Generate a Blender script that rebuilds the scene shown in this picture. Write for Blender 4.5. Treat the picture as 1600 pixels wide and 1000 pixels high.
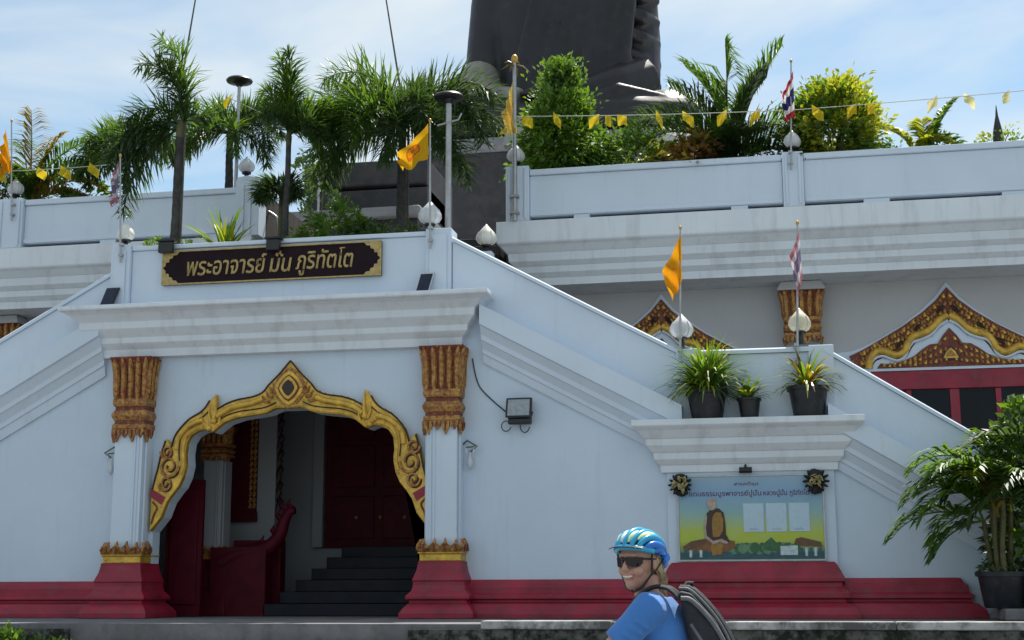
import bpy, bmesh, math, random
from mathutils import Vector, Matrix, noise
R = math.radians
PI = math.pi
SC = bpy.context.scene
COL = SC.collection
for o in list(bpy.data.objects):
    bpy.data.objects.remove(o)

# ------------------------------------------------------------------ camera
FPX = 2200.0                                   # focal length in pixels of the 1600 px wide photograph
YAW, PITCH, ROLL = R(11.04), R(10.87), R(-0.17)
CAM = Vector((0.0, 0.0, 1.5))
_f = Vector((-math.sin(YAW) * math.cos(PITCH), math.cos(YAW) * math.cos(PITCH), math.sin(PITCH)))
_r0 = Vector((math.cos(YAW), math.sin(YAW), 0))
_u0 = _r0.cross(_f)
_r = _r0 * math.cos(ROLL) + _u0 * math.sin(ROLL)
_u = -_r0 * math.sin(ROLL) + _u0 * math.cos(ROLL)
cam_data = bpy.data.cameras.new('camera')
cam_data.sensor_width = 36.0
cam_data.lens = 36.0 * FPX / 1600.0
cam_data.clip_end = 5000
cam = bpy.data.objects.new('camera', cam_data)
cam.matrix_world = Matrix(((_r.x, _u.x, -_f.x, CAM.x), (_r.y, _u.y, -_f.y, CAM.y), (_r.z, _u.z, -_f.z, CAM.z), (0, 0, 0, 1)))
COL.objects.link(cam)
SC.camera = cam

# ------------------------------------------------------------------ sky and sun
SUN_AZ, SUN_EL = R(16), R(62)                  # azimuth clockwise from +Y (behind the building), elevation
world = bpy.data.worlds.new('World')
SC.world = world
world.use_nodes = True
nt = world.node_tree
nt.nodes.clear()
W = nt.nodes.new
sky = W('ShaderNodeTexSky')
sky.sky_type = 'NISHITA'
sky.sun_disc = False
sky.sun_elevation = SUN_EL
sky.sun_rotation = SUN_AZ
sky.air_density = 1.0
sky.dust_density = 0.7
sky.ozone_density = 1.5
tc = W('ShaderNodeTexCoord')
sep = W('ShaderNodeSeparateXYZ')
nt.links.new(tc.outputs['Generated'], sep.inputs[0])
zz = W('ShaderNodeMath'); zz.operation = 'ADD'; zz.inputs[1].default_value = 0.25
nt.links.new(sep.outputs['Z'], zz.inputs[0])
dv = W('ShaderNodeVectorMath'); dv.operation = 'DIVIDE'
cz = W('ShaderNodeCombineXYZ')
for i in range(3):
    nt.links.new(zz.outputs[0], cz.inputs[i])
nt.links.new(tc.outputs['Generated'], dv.inputs[0])
nt.links.new(cz.outputs[0], dv.inputs[1])
nz = W('ShaderNodeTexNoise')
nz.inputs['Scale'].default_value = 1.4
nz.inputs['Detail'].default_value = 5
nz.inputs['Roughness'].default_value = 0.56
nz.inputs['Distortion'].default_value = 0.35
mp = W('ShaderNodeMapping')
mp.inputs['Location'].default_value = (2.6, 0.9, 0.0)
mp.inputs['Scale'].default_value = (-1.0, 1.9, 1.0)
nt.links.new(dv.outputs[0], mp.inputs[0])
nt.links.new(mp.outputs[0], nz.inputs['Vector'])
cr = W('ShaderNodeValToRGB')
cr.color_ramp.elements[0].position = 0.34
cr.color_ramp.elements[0].color = (0.05, 0.05, 0.05, 1)
cr.color_ramp.elements[1].position = 0.70
cr.color_ramp.elements[1].color = (0.95, 0.95, 0.95, 1)
nt.links.new(nz.outputs['Fac'], cr.inputs[0])
mx = W('ShaderNodeMix'); mx.data_type = 'RGBA'
nt.links.new(cr.outputs[0], mx.inputs['Factor'])
tint = W('ShaderNodeMix'); tint.data_type = 'RGBA'; tint.blend_type = 'MULTIPLY'; tint.inputs['Factor'].default_value = 1.0
tint.inputs['B'].default_value = (0.84, 1.06, 1.06, 1)
nt.links.new(sky.outputs[0], tint.inputs['A'])
nt.links.new(tint.outputs['Result'], mx.inputs['A'])
mx.inputs['B'].default_value = (6.9, 7.1, 6.8, 1)
bg = W('ShaderNodeBackground')
bg.inputs['Strength'].default_value = 0.090
nt.links.new(mx.outputs['Result'], bg.inputs['Color'])
wo = W('ShaderNodeOutputWorld')
nt.links.new(bg.outputs[0], wo.inputs[0])
sun_dir = Vector((math.sin(SUN_AZ) * math.cos(SUN_EL), math.cos(SUN_AZ) * math.cos(SUN_EL), math.sin(SUN_EL)))
sl = bpy.data.lights.new('sun', 'SUN')
sl.energy = 4.6
sl.angle = R(0.53)
sl.color = (1.0, 0.95, 0.87)
so = bpy.data.objects.new('sun', sl)
so.rotation_euler = (-sun_dir).to_track_quat('-Z', 'Y').to_euler()
COL.objects.link(so)
SC.view_settings.view_transform = 'Standard'
SC.view_settings.look = 'None'
SC.view_settings.exposure = 0.62
SC.view_settings.gamma = 1.0
SC.view_settings.use_curve_mapping = False
SC.render.resolution_x, SC.render.resolution_y = 1024, 640


# ------------------------------------------------------------------ helpers
def ray(px, py):
    return _f + _r * ((px - 800) / FPX) + _u * ((500 - py) / FPX)


def at(px, py, Y):
    """point of the vertical plane y = Y seen at a photograph pixel"""
    d = ray(px, py)
    return CAM + d * (Y / d.y)


def lerp(a, b, t):
    return a + (b - a) * t


def interp(pts, t):
    """piecewise linear through [(t, v)]"""
    for (t0, v0), (t1, v1) in zip(pts, pts[1:]):
        if t <= t1:
            return v0 + (v1 - v0) * (t - t0) / (t1 - t0)
    return pts[-1][1]


def spline(pts, n=8):
    """Catmull-Rom through points (tuples of any size)"""
    out = []
    P = [Vector(p) for p in pts]
    P = [P[0] * 2 - P[1]] + P + [P[-1] * 2 - P[-2]]
    for i in range(1, len(P) - 2):
        for k in range(n):
            t = k / n
            a, b, c, d = P[i - 1], P[i], P[i + 1], P[i + 2]
            out.append(0.5 * ((2 * b) + (c - a) * t + (2 * a - 5 * b + 4 * c - d) * t * t + (3 * b - a - 3 * c + d) * t ** 3))
    out.append(P[-2].copy())
    return out


class MB:
    def __init__(s):
        s.v, s.f, s.m = [], [], []
        s.mi = 0

    def add(s, vs, fs):
        o = len(s.v)
        s.v += [Vector(v) for v in vs]
        for f in fs:
            s.f.append([o + i for i in f])
            s.m.append(s.mi)
        return s

    def box(s, x0, x1, y0, y1, z0, z1):
        return s.add([(x0, y0, z0), (x1, y0, z0), (x1, y1, z0), (x0, y1, z0), (x0, y0, z1), (x1, y0, z1), (x1, y1, z1), (x0, y1, z1)],
                     [(0, 3, 2, 1), (4, 5, 6, 7), (0, 1, 5, 4), (1, 2, 6, 5), (2, 3, 7, 6), (3, 0, 4, 7)])

    def prism(s, poly, y0, y1):
        n = len(poly)
        return s.add([(p[0], y0, p[1]) for p in poly] + [(p[0], y1, p[1]) for p in poly],
                     [tuple(range(n)), tuple(range(2 * n - 1, n - 1, -1))] + [(i, i + n, (i + 1) % n + n, (i + 1) % n) for i in range(n)])

    def sheared(s, sec, x0, x1, dz):
        """closed section [(y, z)] pushed from x0 to x1, its z shifted by dz"""
        n = len(sec)
        return s.add([(x0, p[0], p[1]) for p in sec] + [(x1, p[0], p[1] + dz) for p in sec],
                     [tuple(range(n)), tuple(range(2 * n - 1, n - 1, -1))] + [(i, i + n, (i + 1) % n + n, (i + 1) % n) for i in range(n)])

    def wrap(s, x0, x1, yf, yb, prof):
        """moulding [(out, z)] running round three sides of a block"""
        vs, fs = [], []
        for o, z in prof:
            vs += [(x0 - o, yb, z), (x0 - o, yf - o, z), (x1 + o, yf - o, z), (x1 + o, yb, z)]
        for k in range(len(prof) - 1):
            a = 4 * k
            for i in range(4):
                j = (i + 1) % 4
                fs.append((a + i, a + j, a + 4 + j, a + 4 + i))
        e = 4 * (len(prof) - 1)
        return s.add(vs, fs + [(0, 3, 2, 1), (e, e + 1, e + 2, e + 3)])

    def sq(s, cx, cy, prof):
        """square-section lathe: [(half, z)]"""
        vs, fs = [], []
        for h, z in prof:
            vs += [(cx - h, cy - h, z), (cx + h, cy - h, z), (cx + h, cy + h, z), (cx - h, cy + h, z)]
        for k in range(len(prof) - 1):
            a = 4 * k
            for i in range(4):
                j = (i + 1) % 4
                fs.append((a + i, a + j, a + 4 + j, a + 4 + i))
        e = 4 * (len(prof) - 1)
        return s.add(vs, fs + [(0, 3, 2, 1), (e, e + 1, e + 2, e + 3)])

    def ring(s, rings, cap=True):
        n = len(rings[0])
        vs = [p for r in rings for p in r]
        fs = []
        for k in range(len(rings) - 1):
            for i in range(n):
                j = (i + 1) % n
                fs.append((k * n + i, k * n + j, (k + 1) * n + j, (k + 1) * n + i))
        if cap:
            fs += [tuple(range(n - 1, -1, -1)), tuple((len(rings) - 1) * n + i for i in range(n))]
        return s.add(vs, fs)

    def lathe(s, c, prof, n=16, sx=1.0, sy=1.0):
        return s.ring([[(c[0] + r * math.cos(2 * PI * i / n) * sx, c[1] + r * math.sin(2 * PI * i / n) * sy, c[2] + z) for i in range(n)] for r, z in prof])

    def tube(s, pts, rad, n=8, flat=None):
        P = [Vector(p) for p in pts]
        k = len(P)
        rad = rad if isinstance(rad, (list, tuple)) else [rad] * k
        rings = []
        up = None
        for i in range(k):
            d = (P[min(i + 1, k - 1)] - P[max(i - 1, 0)])
            if d.length < 1e-9:
                d = Vector((0, 0, 1))
            d.normalize()
            if up is None:
                up = Vector((0, 0, 1)) if abs(d.z) < 0.9 else Vector((0, 1, 0))
            a = d.cross(up)
            if a.length < 1e-5:
                a = d.cross(Vector((1, 0.1, 0)))
            a.normalize()
            b = a.cross(d).normalized()
            up = b
            fl = flat or 1.0
            rings.append([P[i] + (a * math.cos(2 * PI * j / n) + b * (math.sin(2 * PI * j / n) * fl)) * rad[i] for j in range(n)])
        return s.ring(rings)

    def ellip(s, c, r, M=None, nu=16, nv=10):
        c = Vector(c)
        vs, fs = [], []
        for i in range(nv + 1):
            th = PI * i / nv
            for j in range(nu):
                ph = 2 * PI * j / nu
                p = Vector((r[0] * math.sin(th) * math.cos(ph), r[1] * math.sin(th) * math.sin(ph), r[2] * math.cos(th)))
                vs.append(c + (M @ p if M else p))
        for i in range(nv):
            for j in range(nu):
                k = (j + 1) % nu
                fs.append((i * nu + j, (i + 1) * nu + j, (i + 1) * nu + k, i * nu + k))
        return s.add(vs, fs)

    def loft(s, secs, n=20):
        """[(centre, axis_a, axis_b)] axes carry their radii"""
        return s.ring([[Vector(c) + Vector(a) * math.cos(2 * PI * i / n) + Vector(b) * math.sin(2 * PI * i / n) for i in range(n)] for c, a, b in secs])

    def build(s, name, mat, parent=None, smooth=None, bevel=0.0, fix=True, origin=None, remesh=None):
        me = bpy.data.meshes.new(name)
        base = Vector((0, 0, 0))
        p = parent
        while p is not None:
            base += p.location
            p = p.parent
        if parent is None:
            if origin is None:
                xs = [v.x for v in s.v]; ys = [v.y for v in s.v]; zs = [v.z for v in s.v]
                origin = Vector(((min(xs) + max(xs)) / 2, (min(ys) + max(ys)) / 2, min(zs)))
            base = Vector(origin)
        me.from_pydata([v - base for v in s.v], [], s.f)
        mats = mat if isinstance(mat, (list, tuple)) else [mat]
        for m in mats:
            me.materials.append(m)
        if len(mats) > 1:
            me.polygons.foreach_set('material_index', s.m)
        if fix:
            bm = bmesh.new()
            bm.from_mesh(me)
            if remesh:
                bmesh.ops.remove_doubles(bm, verts=bm.verts, dist=1e-6)
            bmesh.ops.recalc_face_normals(bm, faces=bm.faces)
            bm.to_mesh(me)
            bm.free()
        if smooth:
            me.shade_smooth()
            me.set_sharp_from_angle(angle=R(smooth))
        ob = bpy.data.objects.new(name, me)
        COL.objects.link(ob)
        if parent is None:
            ob.location = base
        else:
            ob.parent = parent
        if remesh:
            r = ob.modifiers.new('remesh', 'REMESH')
            r.mode = 'VOXEL'
            r.voxel_size = remesh[0]
            r.use_smooth_shade = True
            if remesh[1]:
                q = ob.modifiers.new('smooth', 'SMOOTH')
                q.factor = 0.5
                q.iterations = remesh[1]
        if bevel:
            b = ob.modifiers.new('bevel', 'BEVEL')
            b.width = bevel
            b.segments = 2
            b.limit_method = 'ANGLE'
            b.angle_limit = R(35)
            b.harden_normals = False
        return ob


def tag(o, label=None, cat=None, group=None, kind=None):
    if label:
        o['label'] = label
    if cat:
        o['category'] = cat
    if group:
        o['group'] = group
    if kind:
        o['kind'] = kind
    return o


def thing(name, loc, label, cat, group=None):
    o = bpy.data.objects.new(name, None)
    o.empty_display_size = 0.2
    o.location = Vector(loc)
    COL.objects.link(o)
    return tag(o, label, cat, group)


def copy_tree(o, parent=None, loc=None, label=None, group=None):
    c = o.copy()
    COL.objects.link(c)
    c.parent = parent
    if loc is not None:
        c.location = Vector(loc)
    if label:
        c['label'] = label
    if group:
        c['group'] = group
    for ch in list(o.children):
        copy_tree(ch, c)
    return c


# ------------------------------------------------------------------ materials
def new_mat(name):
    m = bpy.data.materials.new(name)
    m.use_nodes = True
    n = m.node_tree.nodes
    b = n['Principled BSDF']
    return m, m.node_tree, b


def mixrgb(t, fac, a, b, mode='MIX'):
    x = t.nodes.new('ShaderNodeMix')
    x.data_type = 'RGBA'
    x.blend_type = mode
    for sock, val in (('Factor', fac), ('A', a), ('B', b)):
        if hasattr(val, 'is_output') or hasattr(val, 'links'):
            t.links.new(val, x.inputs[sock])
        elif isinstance(val, (int, float)):
            x.inputs[sock].default_value = val
        else:
            x.inputs[sock].default_value = (*val[:3], 1)
    return x.outputs['Result']


def noise_tex(t, scale, detail=4, rough=0.55, stretch=None, coord='Object'):
    c = t.nodes.new('ShaderNodeTexCoord')
    n = t.nodes.new('ShaderNodeTexNoise')
    n.inputs['Scale'].default_value = scale
    n.inputs['Detail'].default_value = detail
    n.inputs['Roughness'].default_value = rough
    if stretch:
        mpn = t.nodes.new('ShaderNodeMapping')
        mpn.inputs['Scale'].default_value = stretch
        t.links.new(c.outputs[coord], mpn.inputs[0])
        t.links.new(mpn.outputs[0], n.inputs['Vector'])
    else:
        t.links.new(c.outputs[coord], n.inputs['Vector'])
    return n.outputs['Fac']


def ramp(t, src, p0, p1, c0=(0, 0, 0), c1=(1, 1, 1)):
    r = t.nodes.new('ShaderNodeValToRGB')
    r.color_ramp.elements[0].position = p0
    r.color_ramp.elements[1].position = p1
    r.color_ramp.elements[0].color = (*c0, 1)
    r.color_ramp.elements[1].color = (*c1, 1)
    t.links.new(src, r.inputs[0])
    return r.outputs[0]


def surf(name, col, rough=0.6, metal=0.0, var=0.12, vscale=6.0, bump=0.15, bscale=60.0, spec=0.5, col2=None, cp=(0.4, 0.65), sheen=0.0):
    """painted or natural surface with mottling and fine relief"""
    m, t, b = new_mat(name)
    n = noise_tex(t, vscale, 6, 0.6)
    dark = tuple(c * (1 - var * 1.6) for c in col)
    lite = tuple(min(1, c * (1 + var)) for c in col)
    c = ramp(t, n, 0.3, 0.7, dark, lite)
    if col2:
        n2 = noise_tex(t, vscale * 1.7 + 1.3, 6, 0.65)
        c = mixrgb(t, ramp(t, n2, *cp), c, col2)
    t.links.new(c, b.inputs['Base Color'])
    b.inputs['Roughness'].default_value = rough
    b.inputs['Metallic'].default_value = metal
    b.inputs['Specular IOR Level'].default_value = spec
    if sheen:
        b.inputs['Sheen Weight'].default_value = sheen
    if bump:
        bp = t.nodes.new('ShaderNodeBump')
        bp.inputs['Strength'].default_value = bump
        bp.inputs['Distance'].default_value = 0.01
        t.links.new(noise_tex(t, bscale, 5, 0.6), bp.inputs['Height'])
        t.links.new(bp.outputs[0], b.inputs['Normal'])
    return m


def white_wash(name, col=(0.80, 0.80, 0.79), streak=0.5, grime=(0.30, 0.29, 0.26), lo=0.56, hi=0.80):
    """white limewash with rain streaks, blotches and trowel marks"""
    m, t, b = new_mat(name)
    big = ramp(t, noise_tex(t, 0.9, 5, 0.6), 0.3, 0.75, tuple(c * 0.9 for c in col), col)
    st = ramp(t, noise_tex(t, 1.0, 7, 0.68, (5.0, 5.0, 0.55)), lo, hi)
    bl = ramp(t, noise_tex(t, 3.1, 8, 0.7), 0.60, 0.80)
    f1 = t.nodes.new('ShaderNodeMath'); f1.operation = 'MULTIPLY'; f1.inputs[1].default_value = streak
    t.links.new(st, f1.inputs[0])
    c = mixrgb(t, f1.outputs[0], big, grime)
    f2 = t.nodes.new('ShaderNodeMath'); f2.operation = 'MULTIPLY'; f2.inputs[1].default_value = streak * 0.5
    t.links.new(bl, f2.inputs[0])
    c = mixrgb(t, f2.outputs[0], c, tuple(g * 1.25 for g in grime))
    t.links.new(c, b.inputs['Base Color'])
    b.inputs['Roughness'].default_value = 0.72
    b.inputs['Specular IOR Level'].default_value = 0.3
    bp = t.nodes.new('ShaderNodeBump')
    bp.inputs['Strength'].default_value = 0.22
    bp.inputs['Distance'].default_value = 0.012
    t.links.new(noise_tex(t, 18, 8, 0.65), bp.inputs['Height'])
    t.links.new(bp.outputs[0], b.inputs['Normal'])
    return m


def leaf_mat(name, a, b_, trans=0.35, rough=0.42):
    """leaf faces that differ island by island and let some light through"""
    m, t, b = new_mat(name)
    g = t.nodes.new('ShaderNodeNewGeometry')
    c = ramp(t, g.outputs['Random Per Island'], 0.05, 0.95, a, b_)
    c = mixrgb(t, ramp(t, noise_tex(t, 2.2, 3), 0.35, 0.7), c, tuple(x * 0.75 for x in a))
    t.links.new(c, b.inputs['Base Color'])
    b.inputs['Roughness'].default_value = rough
    b.inputs['Specular IOR Level'].default_value = 0.45
    tr = t.nodes.new('ShaderNodeBsdfTranslucent')
    tcol = mixrgb(t, 0.5, c, (min(1, b_[0] * 1.7), min(1, b_[1] * 1.6), b_[2] * 0.6))
    t.links.new(tcol, tr.inputs['Color'])
    ms = t.nodes.new('ShaderNodeMixShader')
    ms.inputs[0].default_value = trans
    t.links.new(b.outputs[0], ms.inputs[1])
    t.links.new(tr.outputs[0], ms.inputs[2])
    t.links.new(ms.outputs[0], t.nodes['Material Output'].inputs[0])
    return m


def cloth_mat(name, build_col, trans=0.45):
    m, t, b = new_mat(name)
    c = build_col(t)
    t.links.new(c, b.inputs['Base Color'])
    b.inputs['Roughness'].default_value = 0.75
    b.inputs['Specular IOR Level'].default_value = 0.2
    tr = t.nodes.new('ShaderNodeBsdfTranslucent')
    t.links.new(c, tr.inputs['Color'])
    ms = t.nodes.new('ShaderNodeMixShader')
    ms.inputs[0].default_value = trans
    t.links.new(b.outputs[0], ms.inputs[1])
    t.links.new(tr.outputs[0], ms.inputs[2])
    t.links.new(ms.outputs[0], t.nodes['Material Output'].inputs[0])
    return m


def uv_xy(t):
    c = t.nodes.new('ShaderNodeTexCoord')
    s = t.nodes.new('ShaderNodeSeparateXYZ')
    t.links.new(c.outputs['UV'], s.inputs[0])
    return s.outputs['X'], s.outputs['Y']


def mth(t, op, a, b=None):
    n = t.nodes.new('ShaderNodeMath')
    n.operation = op
    for i, v in enumerate((a, b)):
        if v is None:
            continue
        if isinstance(v, (int, float)):
            n.inputs[i].default_value = v
        else:
            t.links.new(v, n.inputs[i])
    return n.outputs[0]


def wheel_cloth(field, emblem, cx=0.5, cy=0.5, asp=1.4, size=0.2):
    def f(t):
        x, y = uv_xy(t)
        dx = mth(t, 'MULTIPLY', mth(t, 'SUBTRACT', x, cx), asp)
        dy = mth(t, 'SUBTRACT', y, cy)
        r = mth(t, 'SQRT', mth(t, 'ADD', mth(t, 'MULTIPLY', dx, dx), mth(t, 'MULTIPLY', dy, dy)))
        ringm = mth(t, 'LESS_THAN', mth(t, 'ABSOLUTE', mth(t, 'SUBTRACT', r, size)), size * 0.16)
        ang = mth(t, 'ARCTAN2', dy, dx)
        spoke = mth(t, 'GREATER_THAN', mth(t, 'COSINE', mth(t, 'MULTIPLY', ang, 12)), 0.35)
        spoke = mth(t, 'MULTIPLY', spoke, mth(t, 'LESS_THAN', r, size * 1.2))
        hub = mth(t, 'LESS_THAN', r, size * 0.3)
        msk = mth(t, 'MAXIMUM', mth(t, 'MAXIMUM', ringm, spoke), hub)
        base = mixrgb(t, ramp(t, noise_tex(t, 7, 3, 0.5, None, 'UV'), 0.3, 0.7), field, tuple(c * 0.85 for c in field))
        return mixrgb(t, mth(t, 'MULTIPLY', msk, 0.85), base, emblem)
    return f


def stripe_cloth(fade=0.0):
    def f(t):
        x, y = uv_xy(t)
        r = t.nodes.new('ShaderNodeValToRGB')
        r.color_ramp.interpolation = 'CONSTANT'
        red, wh, bl = (0.42, 0.03, 0.05), (0.72, 0.70, 0.70), (0.03, 0.03, 0.13)
        red, wh, bl = [tuple(lerp(c, g, fade) for c, g in zip(k, (0.5, 0.38, 0.45))) for k in (red, wh, bl)]
        el = r.color_ramp.elements
        el[0].position, el[0].color = 0.0, (*red, 1)
        el[1].position, el[1].color = 1 / 6, (*wh, 1)
        for p, c in ((2 / 6, bl), (4 / 6, wh), (5 / 6, red)):
            e = el.new(p)
            e.color = (*c, 1)
        t.links.new(y, r.inputs[0])
        return r.outputs[0]
    return f


M = {}
M['wall'] = white_wash('blue_white_wall_paint', (0.63, 0.73, 0.84), 0.26)
M['white'] = white_wash('white_limewash', (0.66, 0.75, 0.85), 0.24)
M['white_old'] = white_wash('stained_limewash', (0.76, 0.81, 0.86), 0.40, (0.27, 0.25, 0.22), 0.50, 0.78)
M['white_shaded'] = white_wash('shaded_interior_limewash', (0.33, 0.34, 0.36), 0.35)  # limewash dimmed for the lobby, indoor shade put into the colour
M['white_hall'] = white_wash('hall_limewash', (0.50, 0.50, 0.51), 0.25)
M['red'] = surf('red_paint', (0.30, 0.012, 0.036), 0.5, var=0.25, vscale=3.0, col2=(0.20, 0.045, 0.06), cp=(0.5, 0.8))
M['red_shaded'] = surf('shade_darkened_red_lacquer', (0.075, 0.004, 0.012), 0.55, var=0.2, spec=0.15)  # lobby reds deepened, with the indoor shade worked into the colour
M['gold'] = surf('gold_paint', (0.70, 0.43, 0.065), 0.42, 0.25, var=0.25, vscale=9, bump=0.35, bscale=45, col2=(0.25, 0.12, 0.02), cp=(0.58, 0.72))
M['gold_old'] = surf('weathered_gilding', (0.44, 0.24, 0.06), 0.5, 0.2, var=0.3, vscale=14, bump=0.4, bscale=50, col2=(0.24, 0.05, 0.02), cp=(0.46, 0.62))
M['gilt_red'] = surf('red_gilt_ground', (0.17, 0.03, 0.015), 0.5, 0.1, var=0.3, vscale=16, col2=(0.36, 0.18, 0.04), cp=(0.56, 0.66), bump=0.4)
M['ink'] = surf('dark_outline_paint', (0.03, 0.012, 0.012), 0.5)
M['bronze'] = surf('dark_bronze', (0.016, 0.015, 0.018), 0.48, 0.1, var=0.3, vscale=0.8, bump=0.25, bscale=9, col2=(0.030, 0.028, 0.029), cp=(0.5, 0.75), spec=0.45)
M['bronze_lit'] = surf('lit_bronze', (0.30, 0.28, 0.26), 0.5, 0.1, var=0.25, vscale=1.4, bump=0.2, bscale=9, col2=(0.16, 0.15, 0.14), cp=(0.5, 0.7))  # paler bronze that paints in the light reflected off the forearm
M['granite'] = surf('dark_granite', (0.022, 0.020, 0.023), 0.5, 0, var=0.25, vscale=1.2, col2=(0.038, 0.031, 0.032), cp=(0.45, 0.6))
M['granite_lite'] = surf('grey_granite', (0.22, 0.22, 0.23), 0.5, 0, var=0.2, vscale=2)
M['stepstone'] = surf('shade_darkened_step_granite', (0.014, 0.015, 0.022), 0.5, 0, var=0.2, vscale=4, spec=0.2)  # lobby steps blackened, the shade on them is part of this colour
M['concrete'] = surf('concrete', (0.17, 0.165, 0.17), 0.8, 0, var=0.25, vscale=2.4, col2=(0.10, 0.10, 0.095), cp=(0.5, 0.75), bump=0.4)
M['kerb'] = surf('worn_kerb_concrete', (0.42, 0.41, 0.40), 0.8, 0, var=0.25, vscale=1.2, col2=(0.09, 0.088, 0.085), cp=(0.46, 0.6), bump=0.5)
M['moss'] = surf('mossy_stained_concrete', (0.13, 0.13, 0.12), 0.9, 0, var=0.3, vscale=5, col2=(0.012, 0.016, 0.010), cp=(0.40, 0.58), bump=0.9, bscale=26)
M['asphalt'] = surf('asphalt', (0.05, 0.05, 0.052), 0.9, 0, var=0.2, vscale=1.5, bump=0.5, bscale=120)
M['roadcrete'] = surf('bounce_pale_concrete_road', (0.185, 0.19, 0.195), 0.85, 0, var=0.2, vscale=0.8, bump=0.5, bscale=90)  # unseen road surface, made pale to bounce light onto the facade
M['soil'] = surf('planting_soil', (0.035, 0.026, 0.02), 0.95, 0, var=0.3, vscale=8, bump=0.8)
M['steel'] = surf('galvanised_pole', (0.42, 0.42, 0.42), 0.4, 0.6, var=0.12, vscale=12)
M['black'] = surf('black_plastic', (0.012, 0.012, 0.014), 0.4, 0, var=0.2, vscale=9, bump=0.1)
M['rubber'] = surf('tyre_rubber', (0.018, 0.018, 0.018), 0.8, 0)
M['pot'] = surf('black_nursery_pot', (0.012, 0.014, 0.02), 0.45, 0, var=0.35, vscale=7, col2=(0.035, 0.035, 0.04), cp=(0.55, 0.75))
M['globe'] = surf('opal_lamp_glass', (0.80, 0.79, 0.72), 0.3, 0, var=0.05, vscale=5, bump=0)
M['globe_grey'] = surf('dusty_lamp_glass', (0.62, 0.63, 0.64), 0.35, 0, var=0.08, vscale=5, bump=0)
M['globe_cream'] = surf('cream_lamp_glass', (0.72, 0.66, 0.48), 0.35, 0, var=0.08, vscale=5, bump=0)
M['lens'] = surf('floodlight_lens', (0.30, 0.34, 0.36), 0.15, 0, var=0.15, vscale=20, bump=0.1)
M['glass'] = surf('dark_window_glass', (0.008, 0.011, 0.016), 0.12, 0, var=0.2, vscale=1.5, bump=0.05, bscale=3, spec=0.15)
M['solar'] = surf('solar_cell', (0.012, 0.02, 0.045), 0.15, 0.1, var=0.3, vscale=20, bump=0)
M['alu'] = surf('aluminium_frame', (0.6, 0.6, 0.6), 0.4, 0.5)
M['sign'] = surf('dark_maroon_sign_paint', (0.016, 0.006, 0.010), 0.6, 0, var=0.2, vscale=8, spec=0.15)
M['sign_gold'] = surf('gold_sign_lettering', (0.46, 0.33, 0.12), 0.4, 0.15, var=0.2, vscale=22)
M['bark'] = surf('grey_palm_trunk', (0.055, 0.055, 0.05), 0.9, 0, var=0.3, vscale=9, col2=(0.028, 0.026, 0.022), cp=(0.5, 0.65), bump=0.6, bscale=30)
M['stem'] = surf('green_brown_stem', (0.10, 0.095, 0.035), 0.75, 0, var=0.3, vscale=9)
M['lf_dark'] = leaf_mat('deep_green_leaf', (0.028, 0.062, 0.020), (0.085, 0.155, 0.045), 0.36)
M['lf_mid'] = leaf_mat('green_leaf', (0.045, 0.10, 0.018), (0.12, 0.23, 0.035), 0.42)
M['lf_lite'] = leaf_mat('fresh_green_leaf', (0.06, 0.14, 0.014), (0.17, 0.30, 0.03), 0.42)
M['lf_yel'] = leaf_mat('yellow_green_leaf', (0.20, 0.28, 0.02), (0.48, 0.50, 0.04), 0.42)
M['lf_gold'] = leaf_mat('yellowing_leaf', (0.16, 0.13, 0.02), (0.42, 0.32, 0.04), 0.35)
M['lf_dry'] = leaf_mat('dry_brown_leaf', (0.10, 0.05, 0.015), (0.28, 0.15, 0.04), 0.3)
M['fl_wheel'] = cloth_mat('yellow_flag_cloth_with_red_wheel', wheel_cloth((0.78, 0.42, 0.012), (0.62, 0.08, 0.01), 0.52, 0.55, 1.3, 0.24))
M['fl_orange'] = cloth_mat('orange_flag_cloth', wheel_cloth((0.80, 0.34, 0.010), (0.74, 0.24, 0.01), 0.5, 0.35, 1.2, 0.2))
M['fl_yellow'] = cloth_mat('faded_yellow_flag_cloth', wheel_cloth((0.66, 0.47, 0.10), (0.66, 0.34, 0.05), 0.5, 0.5, 1.2, 0.2))
M['fl_stripe'] = cloth_mat('striped_flag_cloth', stripe_cloth(0.0))
M['fl_faded'] = cloth_mat('faded_striped_flag_cloth', stripe_cloth(0.42))
M['pennant'] = cloth_mat('yellow_pennant_cloth', wheel_cloth((0.80, 0.62, 0.035), (0.70, 0.45, 0.02), 0.5, 0.5, 1.0, 0.22))
M['pennant_pale'] = cloth_mat('bleached_pennant_cloth', wheel_cloth((0.82, 0.76, 0.42), (0.78, 0.68, 0.25), 0.5, 0.5, 1.0, 0.22), 0.55)
M['string'] = surf('white_string', (0.55, 0.55, 0.5), 0.8)
M['cable'] = surf('black_cable', (0.015, 0.015, 0.016), 0.6)
M['bamboo'] = surf('dark_cane', (0.10, 0.09, 0.07), 0.6, 0, var=0.3, vscale=30)

ZP = 1.19        # platform level in front of the building
YF = 16.0        # plane of the entrance wall

# ================================================================== SETTING
g = MB()
g.box(-900, 900, -300, 1500, -0.5, 0.0)
tag(g.build('road', M['roadcrete'], origin=(0, 0, 0)), kind='structure')

YE = 13.2        # front edge of the platform
pl = MB()
pl.box(-24, 12, YE, 45, 0.0, ZP)
platform = tag(pl.build('platform', M['concrete'], origin=(-6, YE, 0)), kind='structure')
sx0, sx1 = at(118, 975, YE).x, at(632, 975, YE).x
for i in range(6):
    z1 = ZP - 0.17 * (i + 1)
    st = MB().box(sx0 - 0.002 * i, sx1 + 0.002 * i, YE - 0.32 * (i + 1), YE - 0.32 * i - 0.003 if i else YE - 0.003, 0.004, z1)
    o = st.build('step', M['concrete'], platform, bevel=0.012)
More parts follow.
